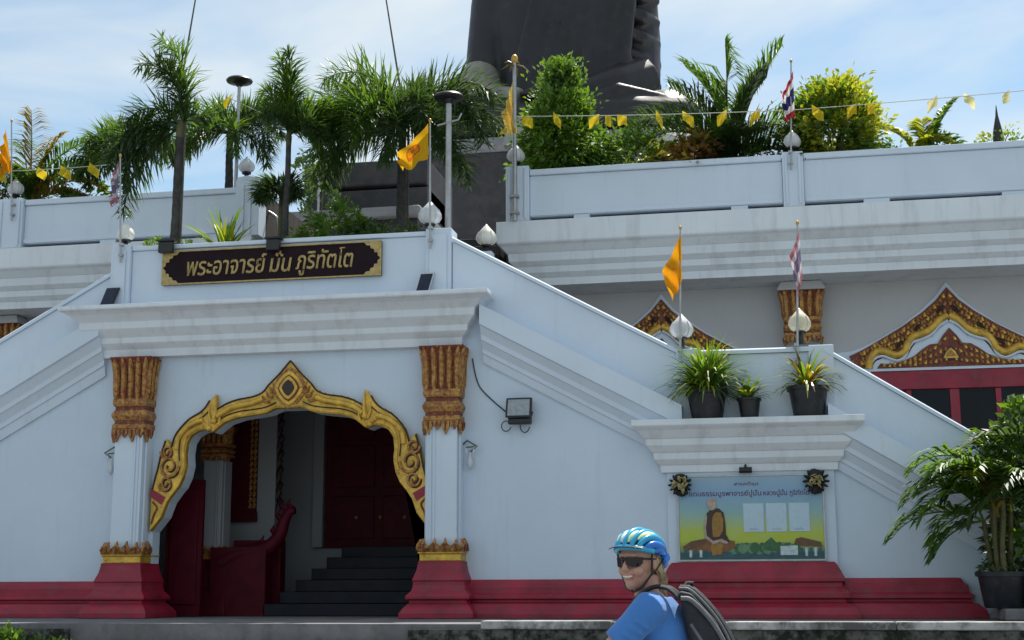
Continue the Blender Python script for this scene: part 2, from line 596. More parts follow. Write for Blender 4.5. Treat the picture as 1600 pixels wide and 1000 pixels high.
# kerb stones along the platform edge, each its own piece, uneven
random.seed(3)
x = -20.0
while x < 11:
    w = random.uniform(1.0, 1.5)
    if not (x + w > sx0 - 0.02 and x < sx1 + 0.02):
        dz = random.uniform(0, 0.012)
        MB().box(x + 0.006, x + w - 0.006, YE - 0.10 - random.uniform(0, 0.02), YE + 0.16, ZP - 0.045, ZP + 0.022 + dz).build('kerb_stone', M['kerb'], platform, bevel=0.012)
    x += w
for a, b in ((-20, sx0 - 0.05), (sx1 + 0.05, 11)):
    MB().box(a, b, YE - 0.06, YE - 0.003, 0.004, ZP - 0.05).build('retaining_face', M['moss'], platform)

# ================================================================== ENTRANCE BUILDING
XC = -5.85
EB = thing('entrance_building', (XC, YF, ZP), 'white stair-fronted entrance building with gold arched doorway and red plinth', 'building')


def epart(mb, name, mat, parent=None, **k):
    return mb.build(name, mat, parent or EB, **k)


# --- walls below the raking bands and the stair parapets above them
S1, S2 = 0.55, 0.645
XR1, XR2, XR3 = -3.86, -1.14, 0.437            # top of first flight, landing start, landing end
ZT = 5.67


def par_top(x):
    if x <= XR2:
        return ZT - S1 * (x - XR1)
    z = ZT - S1 * (XR2 - XR1)
    if x < XR3:
        return z
    return z - S2 * (x - XR3)


def band_top(x):
    """upper edge of the raking band on the wall"""
    if x <= XR2:
        return 4.70 - 0.54 * (x + 3.30)
    return 3.30 - 0.62 * (x - 0.80)


XEND = 3.7
wr = MB()
wr.prism([(-3.72, ZP), (-1.34, ZP), (-1.34, band_top(-1.34) - 0.1), (-3.72, band_top(-3.72) - 0.1)], YF, YF + 0.22)
epart(wr, 'wall', M['wall'])
wr = MB()
wr.prism([(0.50, ZP), (XEND, ZP), (XEND, band_top(XEND) - 0.1), (0.50, band_top(0.50) - 0.1)], YF, YF + 0.22)
epart(wr, 'wall', M['wall'])
# bay under the intermediate landing
epart(MB().box(-1.34, 0.50, YF - 0.05, YF + 0.22, ZP, 2.85), 'landing_bay', M['wall'], bevel=0.006)
# stair parapets
pp = MB()
pp.prism([(XR1 + 0.02, band_top(XR1) - 0.1), (XR2, band_top(XR2) - 0.1), (XR2, par_top(XR2) - 0.05), (XR1 + 0.02, par_top(XR1 + 0.02) - 0.05)], YF - 0.02, YF + 0.18)
epart(pp, 'stair_parapet', M['white'])
pp = MB()
pp.prism([(XR2, 3.2), (XR3, 3.2), (XR3, par_top(XR3) - 0.05), (XR2, par_top(XR2 + 0.01) - 0.05)], YF - 0.02, YF + 0.18)
epart(pp, 'landing_parapet', M['white'])
pp = MB()
pp.prism([(XR3, band_top(XR3) - 0.3), (XEND, band_top(XEND) - 0.1), (XEND, par_top(XEND) - 0.05), (XR3, par_top(XR3) - 0.05)], YF - 0.02, YF + 0.18)
epart(pp, 'stair_parapet', M['white'])


def coping(x0, x1, z0, z1, name='parapet_coping'):
    c = MB()
    c.sheared([(YF - 0.055, z0 - 0.045), (YF - 0.055, z0 - 0.005), (YF - 0.035, z0 + 0.012), (YF + 0.20, z0 + 0.012), (YF + 0.215, z0 - 0.045)], x0, x1, z1 - z0)
    epart(c, name, M['white'])


coping(XR1 + 0.02, XR2 - 0.003, par_top(XR1 + 0.02), par_top(XR2 - 0.003))
coping(XR2, XR3 - 0.12, par_top(XR2 + 0.01), par_top(XR3))
coping(XR3 + 0.003, XEND, par_top(XR3), par_top(XEND))


def rake_band(x0, x1, f, out=0.27, th=0.66):
    """moulded band that follows the stair under its parapet"""
    z0, z1 = f(x0), f(x1)
    pr = [(out, 0.0), (out, -0.235), (out - 0.035, -0.25), (out - 0.10, -0.345), (out - 0.105, -0.405), (out - 0.125, -0.415), (out - 0.185, -0.50), (out - 0.19, -0.55), (out - 0.21, -0.56), (out - 0.235, -th), (-0.01, -th), (-0.01, 0.0)]
    b = MB()
    b.sheared([(YF - o, z0 + d) for o, d in pr], x0, x1, z1 - z0)
    epart(b, 'raking_band', M['white'])


rake_band(-3.46, XR2, band_top)
rake_band(0.46, XEND, band_top)
# left flight, mirrored about the doorway
XL1 = -8.24
XL2, XL3, XLEND = -11.0, -12.6, -16.5


def par_top_l(x):
    if x > XL2:
        return 5.40 - 0.545 * (-8.29 - x)
    z = 5.40 - 0.545 * (-8.29 - XL2)
    return z if x > XL3 else z - 0.62 * (XL3 - x)


def band_top_l(x):
    return 4.60 - 0.56 * (-8.68 - x)


wl = MB()
wl.prism([(XLEND, ZP), (-7.98, ZP), (-7.98, 4.5), (XL2, band_top_l(XL2) - 0.2), (XL3, band_top_l(XL2) - 0.2), (XLEND, ZP + 0.2)], YF, YF + 0.22)
epart(wl, 'wall', M['wall'])
pp = MB()
pp.prism([(XL1, band_top_l(XL1) - 0.05), (XL1, par_top_l(XL1) - 0.05), (XL2, par_top_l(XL2) - 0.05), (XL2, band_top_l(XL2) - 0.1)], YF - 0.02, YF + 0.18)
epart(pp, 'stair_parapet', M['white'])
coping(XL2, XL1, par_top_l(XL2), par_top_l(XL1))
z0, z1 = band_top_l(XL2), band_top_l(-8.25)
b = MB()
pr = [(0.27, 0.0), (0.27, -0.25), (0.235, -0.265), (0.17, -0.37), (0.165, -0.43), (0.145, -0.44), (0.085, -0.53), (0.08, -0.59), (0.06, -0.60), (0.035, -0.72), (-0.01, -0.72), (-0.01, 0.0)]
b.sheared([(YF - o, z0 + d) for o, d in pr], XL2, -8.25, z1 - z0)
epart(b, 'raking_band', M['white'])

# --- hidden stairs behind the parapets, each step a piece
for i in range(9):
    x0 = -3.85 + 0.30 * i
    MB().box(x0, x0 + 0.302, YF + 0.183, 18.34, 4.93 - 0.167 * (i + 1) - 0.4, 4.93 - 0.167 * (i + 1)).build('stair_step', M['concrete'], EB)
    x1 = -8.26 - 0.30 * i
    MB().box(x1 - 0.302, x1, YF + 0.183, 18.34, 4.93 - 0.167 * (i + 1) - 0.4, 4.93 - 0.167 * (i + 1)).build('stair_step', M['concrete'], EB)
for i in range(12):
    x0 = 0.45 + 0.27 * i
    MB().box(x0, x0 + 0.272, YF + 0.183, 18.34, ZP + 0.004, 3.36 - 0.17 * (i + 1)).build('stair_step', M['concrete'], EB)
MB().box(-1.15, 0.45, YF + 0.183, 18.34, 3.0, 3.36).build('landing_slab', M['concrete'], EB)
MB().box(-12.6, -10.98, YF + 0.183, 18.34, 3.0, 3.36).build('landing_slab', M['concrete'], EB)

# --- cornices
cp_ = [(0.0, 4.33), (0.07, 4.335), (0.085, 4.43), (0.10, 4.445), (0.155, 4.50), (0.165, 4.565), (0.18, 4.58), (0.26, 4.665), (0.27, 4.745), (0.285, 4.76), (0.36, 4.83), (0.42, 4.865), (0.445, 4.87), (0.46, 4.885), (0.46, 4.93)]
cn = MB()
cn.wrap(-8.24, -3.78, YF - 0.02, YF + 0.24, cp_)
cornice = epart(cn, 'cornice', M['white_old'], bevel=0.006)
cn = MB()
cn.wrap(-1.36, 0.50, YF - 0.04, YF - 0.02 + 0.003, [(0.0, 2.79), (0.04, 2.795), (0.05, 2.875), (0.065, 2.885), (0.11, 2.94), (0.12, 3.01), (0.135, 3.02), (0.19, 3.09), (0.20, 3.16), (0.215, 3.17), (0.28, 3.25), (0.325, 3.285), (0.34, 3.30), (0.34, 3.365)])
epart(cn, 'landing_cornice', M['white_old'], bevel=0.006)
MB().box(-8.6, -3.62, YF + 0.245, 18.34, 4.55, 4.92).build('landing_slab', M['concrete'], EB)

# --- sign parapet with end posts
epart(MB().box(-7.98, -4.17, YF - 0.0, YF + 0.2, 4.934, 5.70), 'sign_parapet', M['white'], bevel=0.008)
for xa, xb in ((-7.98, -4.17),):
    epart(MB().box(xa + 0.002, xb - 0.002, YF - 0.03, YF + 0.23, 5.703, 5.76), 'parapet_coping', M['white'], bevel=0.012)
for xa, xb in ((-8.24, -7.983), (-4.167, -3.85)):
    p = MB()
    p.box(xa, xb, YF - 0.06, YF + 0.26, 4.934, 5.78)
    p.box(xa + 0.05, xb - 0.05, YF - 0.085, YF - 0.063, 5.0, 5.70)
    epart(p, 'parapet_post', M['white'], bevel=0.012)
p = MB().box(XR3 - 0.16, XR3 + 0.12, YF - 0.05, YF + 0.24, 3.37, par_top(XR3) + 0.025)
epart(p, 'parapet_post', M['white'], bevel=0.012)
p = MB().box(XR2 - 0.06, XR2 + 0.20, YF - 0.07, YF + 0.26, 3.37, par_top(XR2) + 0.03)
epart(p, 'parapet_post', M['white'], bevel=0.012)

# --- red plinth
bp_ = [(0.0, 1.622), (0.05, 1.618), (0.08, 1.57), (0.12, 1.54), (0.12, 1.47), (0.17, 1.44), (0.17, 1.405), (0.13, 1.395), (0.13, 1.37), (0.20, 1.35), (0.27, 1.285), (0.29, 1.24), (0.29, 1.192)]


def base_run(x0, x1, prof, yf=YF):
    b = MB()
    b.sheared([(yf - o, z) for o, z in prof] + [(yf + 0.01, prof[-1][1]), (yf + 0.01, prof[0][1])], x0, x1, 0)
    return b


epart(base_run(-16.0, -8.03, bp_), 'plinth', M['red'], bevel=0.005)
epart(base_run(-3.70, -1.31, bp_), 'plinth', M['red'], bevel=0.005)
epart(MB().wrap(0.40, 1.72, YF, YF + 0.01, bp_[::-1]), 'plinth', M['red'], bevel=0.005)
bb_ = [(0.0, 1.80), (0.10, 1.795), (0.13, 1.76), (0.17, 1.68), (0.20, 1.62), (0.20, 1.585), (0.17, 1.575), (0.17, 1.53), (0.24, 1.47), (0.24, 1.41), (0.20, 1.395), (0.20, 1.37), (0.30, 1.31), (0.345, 1.24), (0.345, 1.192)]
epart(MB().wrap(-1.20, 0.36, YF - 0.05, YF - 0.04, bb_[::-1]), 'landing_plinth', M['red'], bevel=0.006)

# --- pillars with capital, crown and red base
random.seed(11)


def capital(parent, cx, cy, w, z0, z1, mat=None, ground=None):
    """bundle of upright petals over two bands and a pointed fringe"""
    mat = mat or M['gold_old']
    ground = ground or M['gilt_red']
    H = z1 - z0
    h = w / 2

    def zz(t):
        return z0 + H * t
    core = MB().sq(cx, cy, [(h * 0.93, zz(0.16)), (h * 0.90, zz(0.48)), (h * 0.93, zz(0.55)), (h * 0.95, zz(0.8)), (h * 1.12, zz(0.94)), (h * 1.24, zz(0.985)), (h * 1.24, zz(1.0))])
    core.build('capital', ground, parent)
    bd = MB()
    bd.sq(cx, cy, [(h * 0.98, zz(0.42)), (h * 1.04, zz(0.45)), (h * 1.04, zz(0.50)), (h * 0.99, zz(0.515))])
    bd.sq(cx, cy, [(h * 0.96, zz(0.255)), (h * 1.08, zz(0.31)), (h * 1.08, zz(0.325)), (h * 0.96, zz(0.375))])
    bd.sq(cx, cy, [(h * 1.0, zz(0.155)), (h * 1.03, zz(0.165)), (h * 1.03, zz(0.205)), (h * 0.98, zz(0.215))])
    bd.build('capital_band', mat, parent, bevel=0.006)
    # petals on front and sides
    sides = [(Vector((1, 0, 0)), Vector((0, -1, 0))), (Vector((0, 1, 0)), Vector((-1, 0, 0))), (Vector((0, 1, 0)), Vector((1, 0, 0)))]
    c0 = Vector((cx, cy, 0))
    for ax, nrm in sides:
        for k in range(5):
            u = (k - 2) / 2 * 0.86
            if ax.y and u > 0.2:
                continue
            pts, rad = [], []
            for t, o, wd in ((0.50, 0.95, 0.5), (0.58, 0.99, 0.9), (0.70, 0.99, 1.0), (0.82, 1.02, 1.0), (0.91, 1.12, 0.85), (0.965, 1.22, 0.5), (0.985, 1.25, 0.12)):
                q = c0 + ax * (u * h * (1.0 + max(0, o - 1.0) * 0.6)) + nrm * (h * o)
                pts.append((q.x, q.y, zz(t)))
                rad.append(w * 0.088 * wd)
            MB().tube(pts, rad, 6).build('petal', mat, parent, smooth=50)
        for k in range(4):
            u = (k - 1.5) / 1.5 * 0.72
            if ax.y and u > 0.2:
                continue
            q = c0 + ax * (u * h) + nrm * (h * 1.0)
            a = ax * (w * 0.115)
            n2 = nrm * 0.012
            zt, zb = zz(0.155), zz(0.0 + 0.05 * (k % 2))
            f = MB()
            pts2 = [q - a, q + a, q + a * 0.9, q, q - a * 0.9]
            zs = [zt, zt, lerp(zt, zb, 0.45), zb, lerp(zt, zb, 0.45)]
            vs = [(p_.x - n2.x, p_.y - n2.y, z_) for p_, z_ in zip(pts2, zs)] + [(p_.x + n2.x * 1.5, p_.y + n2.y * 1.5, z_) for p_, z_ in zip(pts2, zs)]
            f.add(vs, [(0, 1, 2, 3, 4), (9, 8, 7, 6, 5)] + [(i, i + 5, (i + 1) % 5 + 5, (i + 1) % 5) for i in range(5)])
            f.build('fringe_leaf', mat, parent)
            qq = q + nrm * 0.024
            f = MB().tube([(qq.x, qq.y, zt - 0.01), (qq.x, qq.y, lerp(zt, zb, 0.75))], [0.012, 0.004], 5)
            f.build('fringe_rib', M['gilt_red'], parent)


def crown(parent, cx, cy, w, z0, z1, mat=None):
    """band with a row of upright leaf points"""
    mat = mat or M['gold']
    h = w / 2
    zm = lerp(z0, z1, 0.38)
    MB().sq(cx, cy, [(h, z0), (h, lerp(z0, zm, 0.75)), (h * 1.08, lerp(z0, zm, 0.85)), (h * 1.08, zm)]).build('crown_band', mat, parent, bevel=0.006)
    for nrm, ax, m in ((Vector((0, -1, 0)), Vector((1, 0, 0)), 4), (Vector((1, 0, 0)), Vector((0, 1, 0)), 2), (Vector((-1, 0, 0)), Vector((0, 1, 0)), 2)):
        for k in range(m):
            u = (k - (4 - 1) / 2) / 1.5 * 0.78
            q = Vector((cx, cy, 0)) + ax * (u * h) + nrm * (h * 0.98)
            tall = 1.0 if k % 3 else 0.92
            a = ax * (w * 0.135)
            n2 = nrm * 0.03
            zt = lerp(zm, z1, tall)
            pts2 = [(-1, 0), (1, 0), (1.08, 0.35), (0.35, 0.62), (0, 1), (-0.35, 0.62), (-1.08, 0.35)]
            L = len(pts2)
            vs = []
            for sgn in (-0.6, 0.6):
                for (pa, pz) in pts2:
                    lean = nrm * (0.03 * math.sin(pz * PI))
                    p_ = q + a * pa + n2 * sgn + lean
                    vs.append((p_.x, p_.y, lerp(zm + 0.001, zt, pz)))
            f = MB().add(vs, [tuple(range(L)), tuple(range(2 * L - 1, L - 1, -1))] + [(i, i + L, (i + 1) % L + L, (i + 1) % L) for i in range(L)])
            f.build('crown_leaf', M['gold_old'], parent)
            r_ = q + nrm * 0.05
            MB().tube([(r_.x, r_.y, lerp(zm, zt, 0.08)), (r_.x, r_.y, lerp(zm, zt, 0.6))], [0.016, 0.004], 5).build('crown_rib', M['gilt_red'], parent)


def pillar(cx, w, z0, z1, cy, zc, base=True, mat=None, name='pillar', group_mat=None):
    h = w / 2
    s = MB()
    s.box(cx - h * 0.86, cx + h * 0.86, cy - h * 0.92, cy + h * 0.9, z0, zc + (z1 - zc) * 0.17)
    for k in (-1, 1):
        s.box(cx + k * h * 0.93 - h * 0.07 + k * 0.002, cx + k * h * 0.93 + h * 0.07, cy - h * 0.62, cy + h * 0.9, z0, zc + (z1 - zc) * 0.165)
    for k in ((-0.62, -0.42) if cx > -5 else (0.62, 0.42)):
        s.box(cx + k * h - 0.012, cx + k * h + 0.012, cy - h * 0.92 - 0.014, cy - h * 0.92 - 0.001, z0, zc + (z1 - zc) * 0.12)
    return s.build(name, mat or M['white'], EB, bevel=0.008)


for cx, side in ((-7.80, -1), (-3.91, 1)):
    cy = YF - 0.03
    p = pillar(cx, 0.42, 1.83, 4.30, cy, 3.27)
    capital(p, cx, cy, 0.425, 3.27, 4.31)
    crown(p, cx, cy, 0.48, 1.832, 2.09)
    MB().sq(cx, cy, [(0.43, ZP + 0.002), (0.43, 1.25), (0.39, 1.31), (0.33, 1.37), (0.33, 1.395), (0.37, 1.405), (0.37, 1.44), (0.315, 1.50), (0.30, 1.56), (0.30, 1.60), (0.31, 1.615), (0.27, 1.72), (0.255, 1.80), (0.255, 1.83)]).build('pillar_base', M['red'], p, bevel=0.008)

# --- arch wall and gold arch
AX, AZ = -5.825, 4.225
OUT = [(0, 0), (-38, 45), (-73, 80), (-95, 106), (-130, 120), (-180, 128), (-218, 140), (-254, 160), (-259, 106), (-280, 128), (-295, 152), (-315, 170), (-350, 190), (-380, 220), (-400, 250), (-410, 285), (-432, 255), (-447, 305), (-458, 355), (-468, 395), (-474, 425), (-476, 455), (-476, 570)]
INN = [(0, 153), (-48, 153), (-88, 165), (-138, 173), (-188, 180), (-233, 195), (-263, 217), (-278, 230), (-303, 220), (-328, 225), (-353, 240), (-368, 265), (-373, 305), (-370, 345), (-378, 385), (-393, 420), (-413, 445), (-433, 475), (-450, 525), (-476, 570)]


def _thick(p):
    if p[1] > 560:
        return p
    d = Vector((0 - p[0], 400 - p[1]))
    d = d.normalized() * (9 if abs(p[0]) < 60 else 13)
    return (p[0] + d.x, p[1] + d.y)


INN = [_thick(p) for p in INN]


def A2(p, m=1):
    return (AX + m * p[0] / 2.173 * 0.00788, AZ - p[1] / 2.173 * 0.00770)


inner = [A2(p) for p in INN]
inner_r = [A2(p, -1) for p in INN]
xl, xr = -7.60, -4.10
wallp = [(xl, ZP), (inner[-1][0], ZP)] + inner[::-1] + inner_r[1:] + [(inner_r[-1][0], ZP), (xr, ZP), (xr, 4.40), (xl, 4.40)]
epart(MB().prism(wallp, YF + 0.02, YF + 0.22), 'arch_wall', M['wall'])
arch = epart(MB().prism([A2(p) for p in OUT] + [A2(p) for p in INN[::-1][1:]] + [A2(p, -1) for p in INN[1:]] + [A2(p, -1) for p in OUT[::-1][1:-1]], YF - 0.075, YF + 0.018), 'arch_frame', M['gold'], bevel=0.01)


def A3(p, y, m=1):
    a = A2(p, m)
    return (a[0], y, a[1])


ya = YF - 0.08
for m in (1, -1):
    # dark beaded edge outside, gold rims, the fat rope of the upper band
    MB().tube([A3(p, ya, m) for p in spline([(a, b, 0) for a, b in OUT[:8]], 5)], 0.011, 6).build('outer_rim', M['ink'], arch, smooth=50)
    MB().tube([A3(p, ya, m) for p in spline([(a, b, 0) for a, b in OUT[9:16]], 5)], 0.011, 6).build('outer_rim', M['ink'], arch, smooth=50)
    MB().tube([A3((p[0], p[1] - 6), ya, m) for p in spline([(a, b, 0) for a, b in INN[:8]], 5)], 0.024, 6).build('inner_rim', M['gold'], arch, smooth=50)
    MB().tube([A3((p[0] - 8, p[1] - 6), ya, m) for p in spline([(a, b, 0) for a, b in INN[8:15]], 5)], 0.024, 6).build('inner_rim', M['gold'], arch, smooth=50)
    MB().tube([A3((p[0], p[1] - 20), ya - 0.003, m) for p in spline([(a, b, 0) for a, b in INN[1:7]], 5)], 0.008, 6).build('line_inlay', M['ink'], arch)
    MB().tube([A3((p[0] - 22, p[1] - 14), ya - 0.003, m) for p in spline([(a, b, 0) for a, b in INN[9:14]], 5)], 0.008, 6).build('line_inlay', M['ink'], arch)
    MB().tube([A3((p[0] + 12, p[1] + 14), ya - 0.003, m) for p in spline([(a, b, 0) for a, b in OUT[10:15]], 5)], 0.008, 6).build('line_inlay', M['ink'], arch)
    mid = [(-92, 128), (-130, 142), (-185, 152), (-228, 168), (-252, 186)]
    MB().tube([A3(p, ya - 0.005, m) for p in spline([(a, b, 0) for a, b in mid], 5)], 0.036, 8).build('rope_moulding', M['gold'], arch, smooth=50)
    mid = [(-300, 196), (-335, 206), (-365, 226), (-387, 256), (-392, 292)]
    MB().tube([A3(p, ya - 0.005, m) for p in spline([(a, b, 0) for a, b in mid], 5)], 0.036, 8).build('rope_moulding', M['gold'], arch, smooth=50)
    # small teeth along the outer edge
    for (a, b_), (c, d) in ((OUT[3], OUT[7]), (OUT[10], OUT[14])):
        for k in range(7):
            t = (k + 0.5) / 7
            src = OUT[3:8] if a > -200 else OUT[10:15]
            q = spline([(u, v, 0) for u, v in src], 7)
            q = q[int(t * (len(q) - 1))]
            MB().tube([A3((q[0], q[1] + 4), YF - 0.04, m), A3((q[0] + 3, q[1] - 7), YF - 0.05, m)], [0.018, 0.003], 5).build('edge_bead', M['gold_old'], arch)
    # flame at the shoulder
    for k, (pts, r0) in enumerate((([(-262, 200), (-258, 170), (-258, 140), (-259, 108)], 0.034), ([(-270, 205), (-280, 175), (-276, 145)], 0.022), ([(-245, 212), (-240, 190), (-246, 170)], 0.022), ([(-275, 222), (-300, 205), (-305, 180)], 0.020))):
        MB().tube([A3(p, ya - 0.012, m) for p in spline([(a, b, 0) for a, b in pts], 4)], [r0 * (1 - 0.9 * i / (4 * (len(pts) - 1))) for i in range(4 * (len(pts) - 1) + 1)], 6).build('flame', M['gold'], arch, smooth=50)
    for q in ((-262, 200), (-278, 225)):
        a = A3(q, ya - 0.02, m)
        MB().ellip(a, (0.035, 0.03, 0.035), nu=10, nv=6).build('boss', M['gold'], arch, smooth=60)
    # scrolls in the lower flame panel
    for cx_, cy_, r0, tw in ((-415, 350, 36, 1), (-425, 300, 22, -1), (-425, 408, 24, -1)):
        pts = []
        for i in range(26):
            an = i / 25 * 2.1 * 2 * PI * 0.75
            rr = r0 * (1 - 0.8 * i / 25)
            pts.append(A3((cx_ + tw * rr * math.cos(an), cy_ + rr * math.sin(an) * 1.15, 0), ya - 0.006, m))
        MB().tube(pts, [0.020 * (1 - 0.5 * i / 25) for i in range(26)], 6).build('scroll', M['gold_old'], arch, smooth=50)
        MB().tube([(p[0] + 0.012, p[1] + 0.004, p[2] - 0.014) for p in pts], 0.011, 5).build('scroll_line', M['ink'], arch)
    MB().tube([A3(p, ya, m) for p in spline([(-432, 262, 0), (-446, 310, 0), (-456, 360, 0), (-466, 400, 0), (-472, 432, 0)], 5)], 0.012, 6).build('outer_rim', M['ink'], arch, smooth=50)
    # banded tail
    MB().prism([A2(p, m) for p in ((-476, 425), (-425, 455), (-437, 480), (-476, 452))], YF - 0.092, YF - 0.078).build('tail_band', M['red'], arch)
    MB().tube([A3(p, ya, m) for p in spline([(-468, 470, 0), (-452, 490, 0), (-462, 515, 0), (-470, 545, 0)], 5)], 0.012, 6).build('scroll', M['gilt_red'], arch, smooth=50)
# nested lozenges and dark gem at the apex
for rx_, rz_, dy, mt, nm in ((60, 72, 0.10, 'gold_old', 'lozenge'), (50, 60, 0.115, 'gold', 'lozenge'), (38, 46, 0.127, 'gilt_red', 'lozenge'), (32, 40, 0.138, 'gold', 'lozenge'), (22, 28, 0.147, 'ink', 'gem')):
    cz_ = 95
    pts = []
    for i in range(20):
        an = 2 * PI * i / 20
        c, s = math.cos(an), math.sin(an)
        k = 1.0 / (abs(c) ** 1.35 + abs(s) ** 1.35) ** (1 / 1.35)
        pts.append(A2((c * k * rx_, cz_ + s * k * rz_)))
    MB().prism(pts, YF - dy, YF - dy + 0.028).build(nm, M[mt], arch, bevel=0.006)
for m in (1, -1):
    for k in range(4):
        q = (-56 - 11 * k, 74 + 15 * k)
        MB().tube([A3((q[0] + 20, q[1] + 20), ya - 0.01, m), A3((q[0] + 5, q[1] + 18), ya - 0.02, m), A3((q[0] - 4, q[1] - 2), ya - 0.008, m)], [0.028, 0.022, 0.004], 6).build('flame', M['gold_old'], arch, smooth=50)

# --- lobby behind the arch
YB = 19.3
lob = MB()
lob.box(-8.80, -8.55, YF + 0.225, YB, ZP + 0.002, 4.54)
lob.box(-3.30, -3.05, YF + 0.225, YB, ZP + 0.002, 4.54)
lob.box(-8.80, -3.05, YB + 0.002, YB + 0.2, ZP + 0.002, 4.54)
epart(lob, 'lobby_wall', M['white_shaded'])
epart(MB().box(-8.80, -3.05, 18.345, YB + 0.2, 4.545, 4.9), 'lobby_ceiling', M['white_shaded'])
xs0, xs1 = at(424, 930, 17.4).x, -3.32
for i in range(6):
    MB().box(xs0 + 0.11 * i, xs1, 17.1 + 0.29 * i, YB - 0.003, ZP + 0.15 * i + 0.002, ZP + 0.15 * (i + 1)).build('lobby_step', M['stepstone'], EB, bevel=0.01)
dz0 = ZP + 0.905
dx0, dx1 = at(512, 700, YB).x, at(680, 700, YB).x
door = epart(MB().box(dx0, dx1, YB - 0.06, YB, dz0, 4.5), 'door', M['red_shaded'])
for k in range(2):
    for j in range(3):
        a = lerp(dx0, dx1, 0.07 + 0.47 * k)
        MB().box(a, a + (dx1 - dx0) * 0.39, YB - 0.085, YB - 0.062, dz0 + 0.12 + 0.72 * j, dz0 + 0.72 + 0.72 * j).build('door_panel', M['red_shaded'], door, bevel=0.015)
for k in range(3):
    MB().ellip((lerp(dx0, dx1, 0.3 + 0.22 * k), YB - 0.09, dz0 + 0.42), (0.03, 0.02, 0.03), nu=10, nv=6).build('door_stud', M['gold_old'], door, smooth=60)
for px0, px1, d in ((495, 511, 0.14), (430, 444, 0.10)):
    a, b_ = at(px0, 700, YB).x, at(px1, 700, YB).x
    epart(MB().box(a, b_, YB - d, YB, dz0 + 0.002, 4.5), 'door_pilaster', M['white_shaded'], bevel=0.01)
# inner screen wall with red window and gold surround
YS = 18.2
wx0, wx1 = -8.54, at(432, 700, YS).x
epart(MB().box(wx0, wx1, YS, YS + 0.15, ZP + 0.003, 4.54), 'screen_wall', M['white_shaded'])
ed = []
for i in range(16):
    z = lerp(2.5, 4.1, i / 15)
    MB().tube([(wx1 - 0.01, YS + 0.05, z), (wx1 + 0.05 + 0.03 * (i % 2), YS + 0.03, z + 0.1), (wx1 + 0.01, YS + 0.05, z + 0.2)], [0.03, 0.03, 0.006], 6).build('edge_flame', M['ink'], EB, smooth=50)
a, b_ = at(360, 800, YS), at(406, 640, YS)
win = epart(MB().box(a.x, b_.x, YS - 0.06, YS - 0.002, a.z, b_.z + 0.3), 'window', M['red_shaded'])
MB().box(a.x - 0.05, b_.x + 0.04, YS - 0.11, YS - 0.063, a.z - 0.14, a.z).build('sill', M['red_shaded'], win, bevel=0.01)
for i in range(40):
    z = lerp(a.z + 0.05, b_.z + 0.2, (i // 2) / 19)
    xo = -0.075 if i % 2 else -0.02
    MB().tube([(b_.x + xo, YS - 0.07, z), (b_.x + xo + 0.02, YS - 0.085, z + 0.035), (b_.x + xo - 0.01, YS - 0.07, z + 0.08)], [0.022, 0.024, 0.004], 6).build('surround_leaf', M['gold_old'], win, smooth=50)
# inner column
YCc = 17.35
cxi = at(338, 780, YCc).x
wi = at(355, 780, YCc).x - at(321, 780, YCc).x
p = pillar(cxi, wi, 1.9, 3.5, YCc, 3.1, mat=M['white_shaded'], name='inner_column')
capital(p, cxi, YCc, wi * 1.1, 3.15, 3.62)
crown(p, cxi, YCc, wi * 1.15, 1.9, 2.08, M['gold_old'])
MB().sq(cxi, YCc, [(wi * 0.95, ZP + 0.002), (wi * 0.9, 1.35), (wi * 0.7, 1.5), (wi * 0.75, 1.55), (wi * 0.6, 1.75), (wi * 0.6, 1.9)]).build('column_base', M['red_shaded'], p, bevel=0.01)
# open red door leaf
a, b_ = at(257, 940, 16.7), at(321, 750, 16.7)
leaf = epart(MB().box(a.x, b_.x, 16.66, 16.72, ZP + 0.01, b_.z), 'door_leaf', M['red_shaded'])
MB().box(a.x + 0.06, b_.x - 0.06, 16.635, 16.658, ZP + 0.15, b_.z - 0.12).build('door_panel', M['red_shaded'], leaf, bevel=0.01)
# serpent handrail in red plaster
YN = 17.2
nag = [at(q[0], q[1], YN) for q in ((345, 880), (370, 868), (395, 862), (420, 855), (436, 838), (444, 815), (452, 800), (461, 797))]
nb = MB()
nb.tube(spline(nag, 4), [lerp(0.13, 0.05, i / 28) for i in range(29)], 10)
nb.box(nag[0].x - 0.1, nag[3].x, YN - 0.1, YN + 0.1, ZP + 0.003, nag[3].z)
hr = epart(nb, 'serpent_handrail', M['red_shaded'], smooth=45)
for i in range(5):
    q = nag[3 + i] if i < 4 else nag[7]
    MB().tube([(q.x - 0.02, YN, q.z), (q.x - 0.10, YN, q.z + 0.08), (q.x - 0.07, YN, q.z + 0.15)], [0.04, 0.03, 0.006], 6).build('crest_flame', M['red_shaded'], hr, smooth=50)
epart(MB().box(a.x + 0.55, nag[3].x + 0.05, 17.5, 17.7, ZP + 0.002, 2.15), 'inner_rail_wall', M['red_shaded'], bevel=0.015)

# ================================================================== TERRACED HALL BEHIND
YW, YT = 19.6, 18.6
HB = thing('terraced_hall', (2, YW, ZP), 'white hall with a planted roof terrace and gabled red-framed windows', 'building')


def hpart(mb, name, mat, parent=None, **k):
    return mb.build(name, mat, parent or HB, **k)


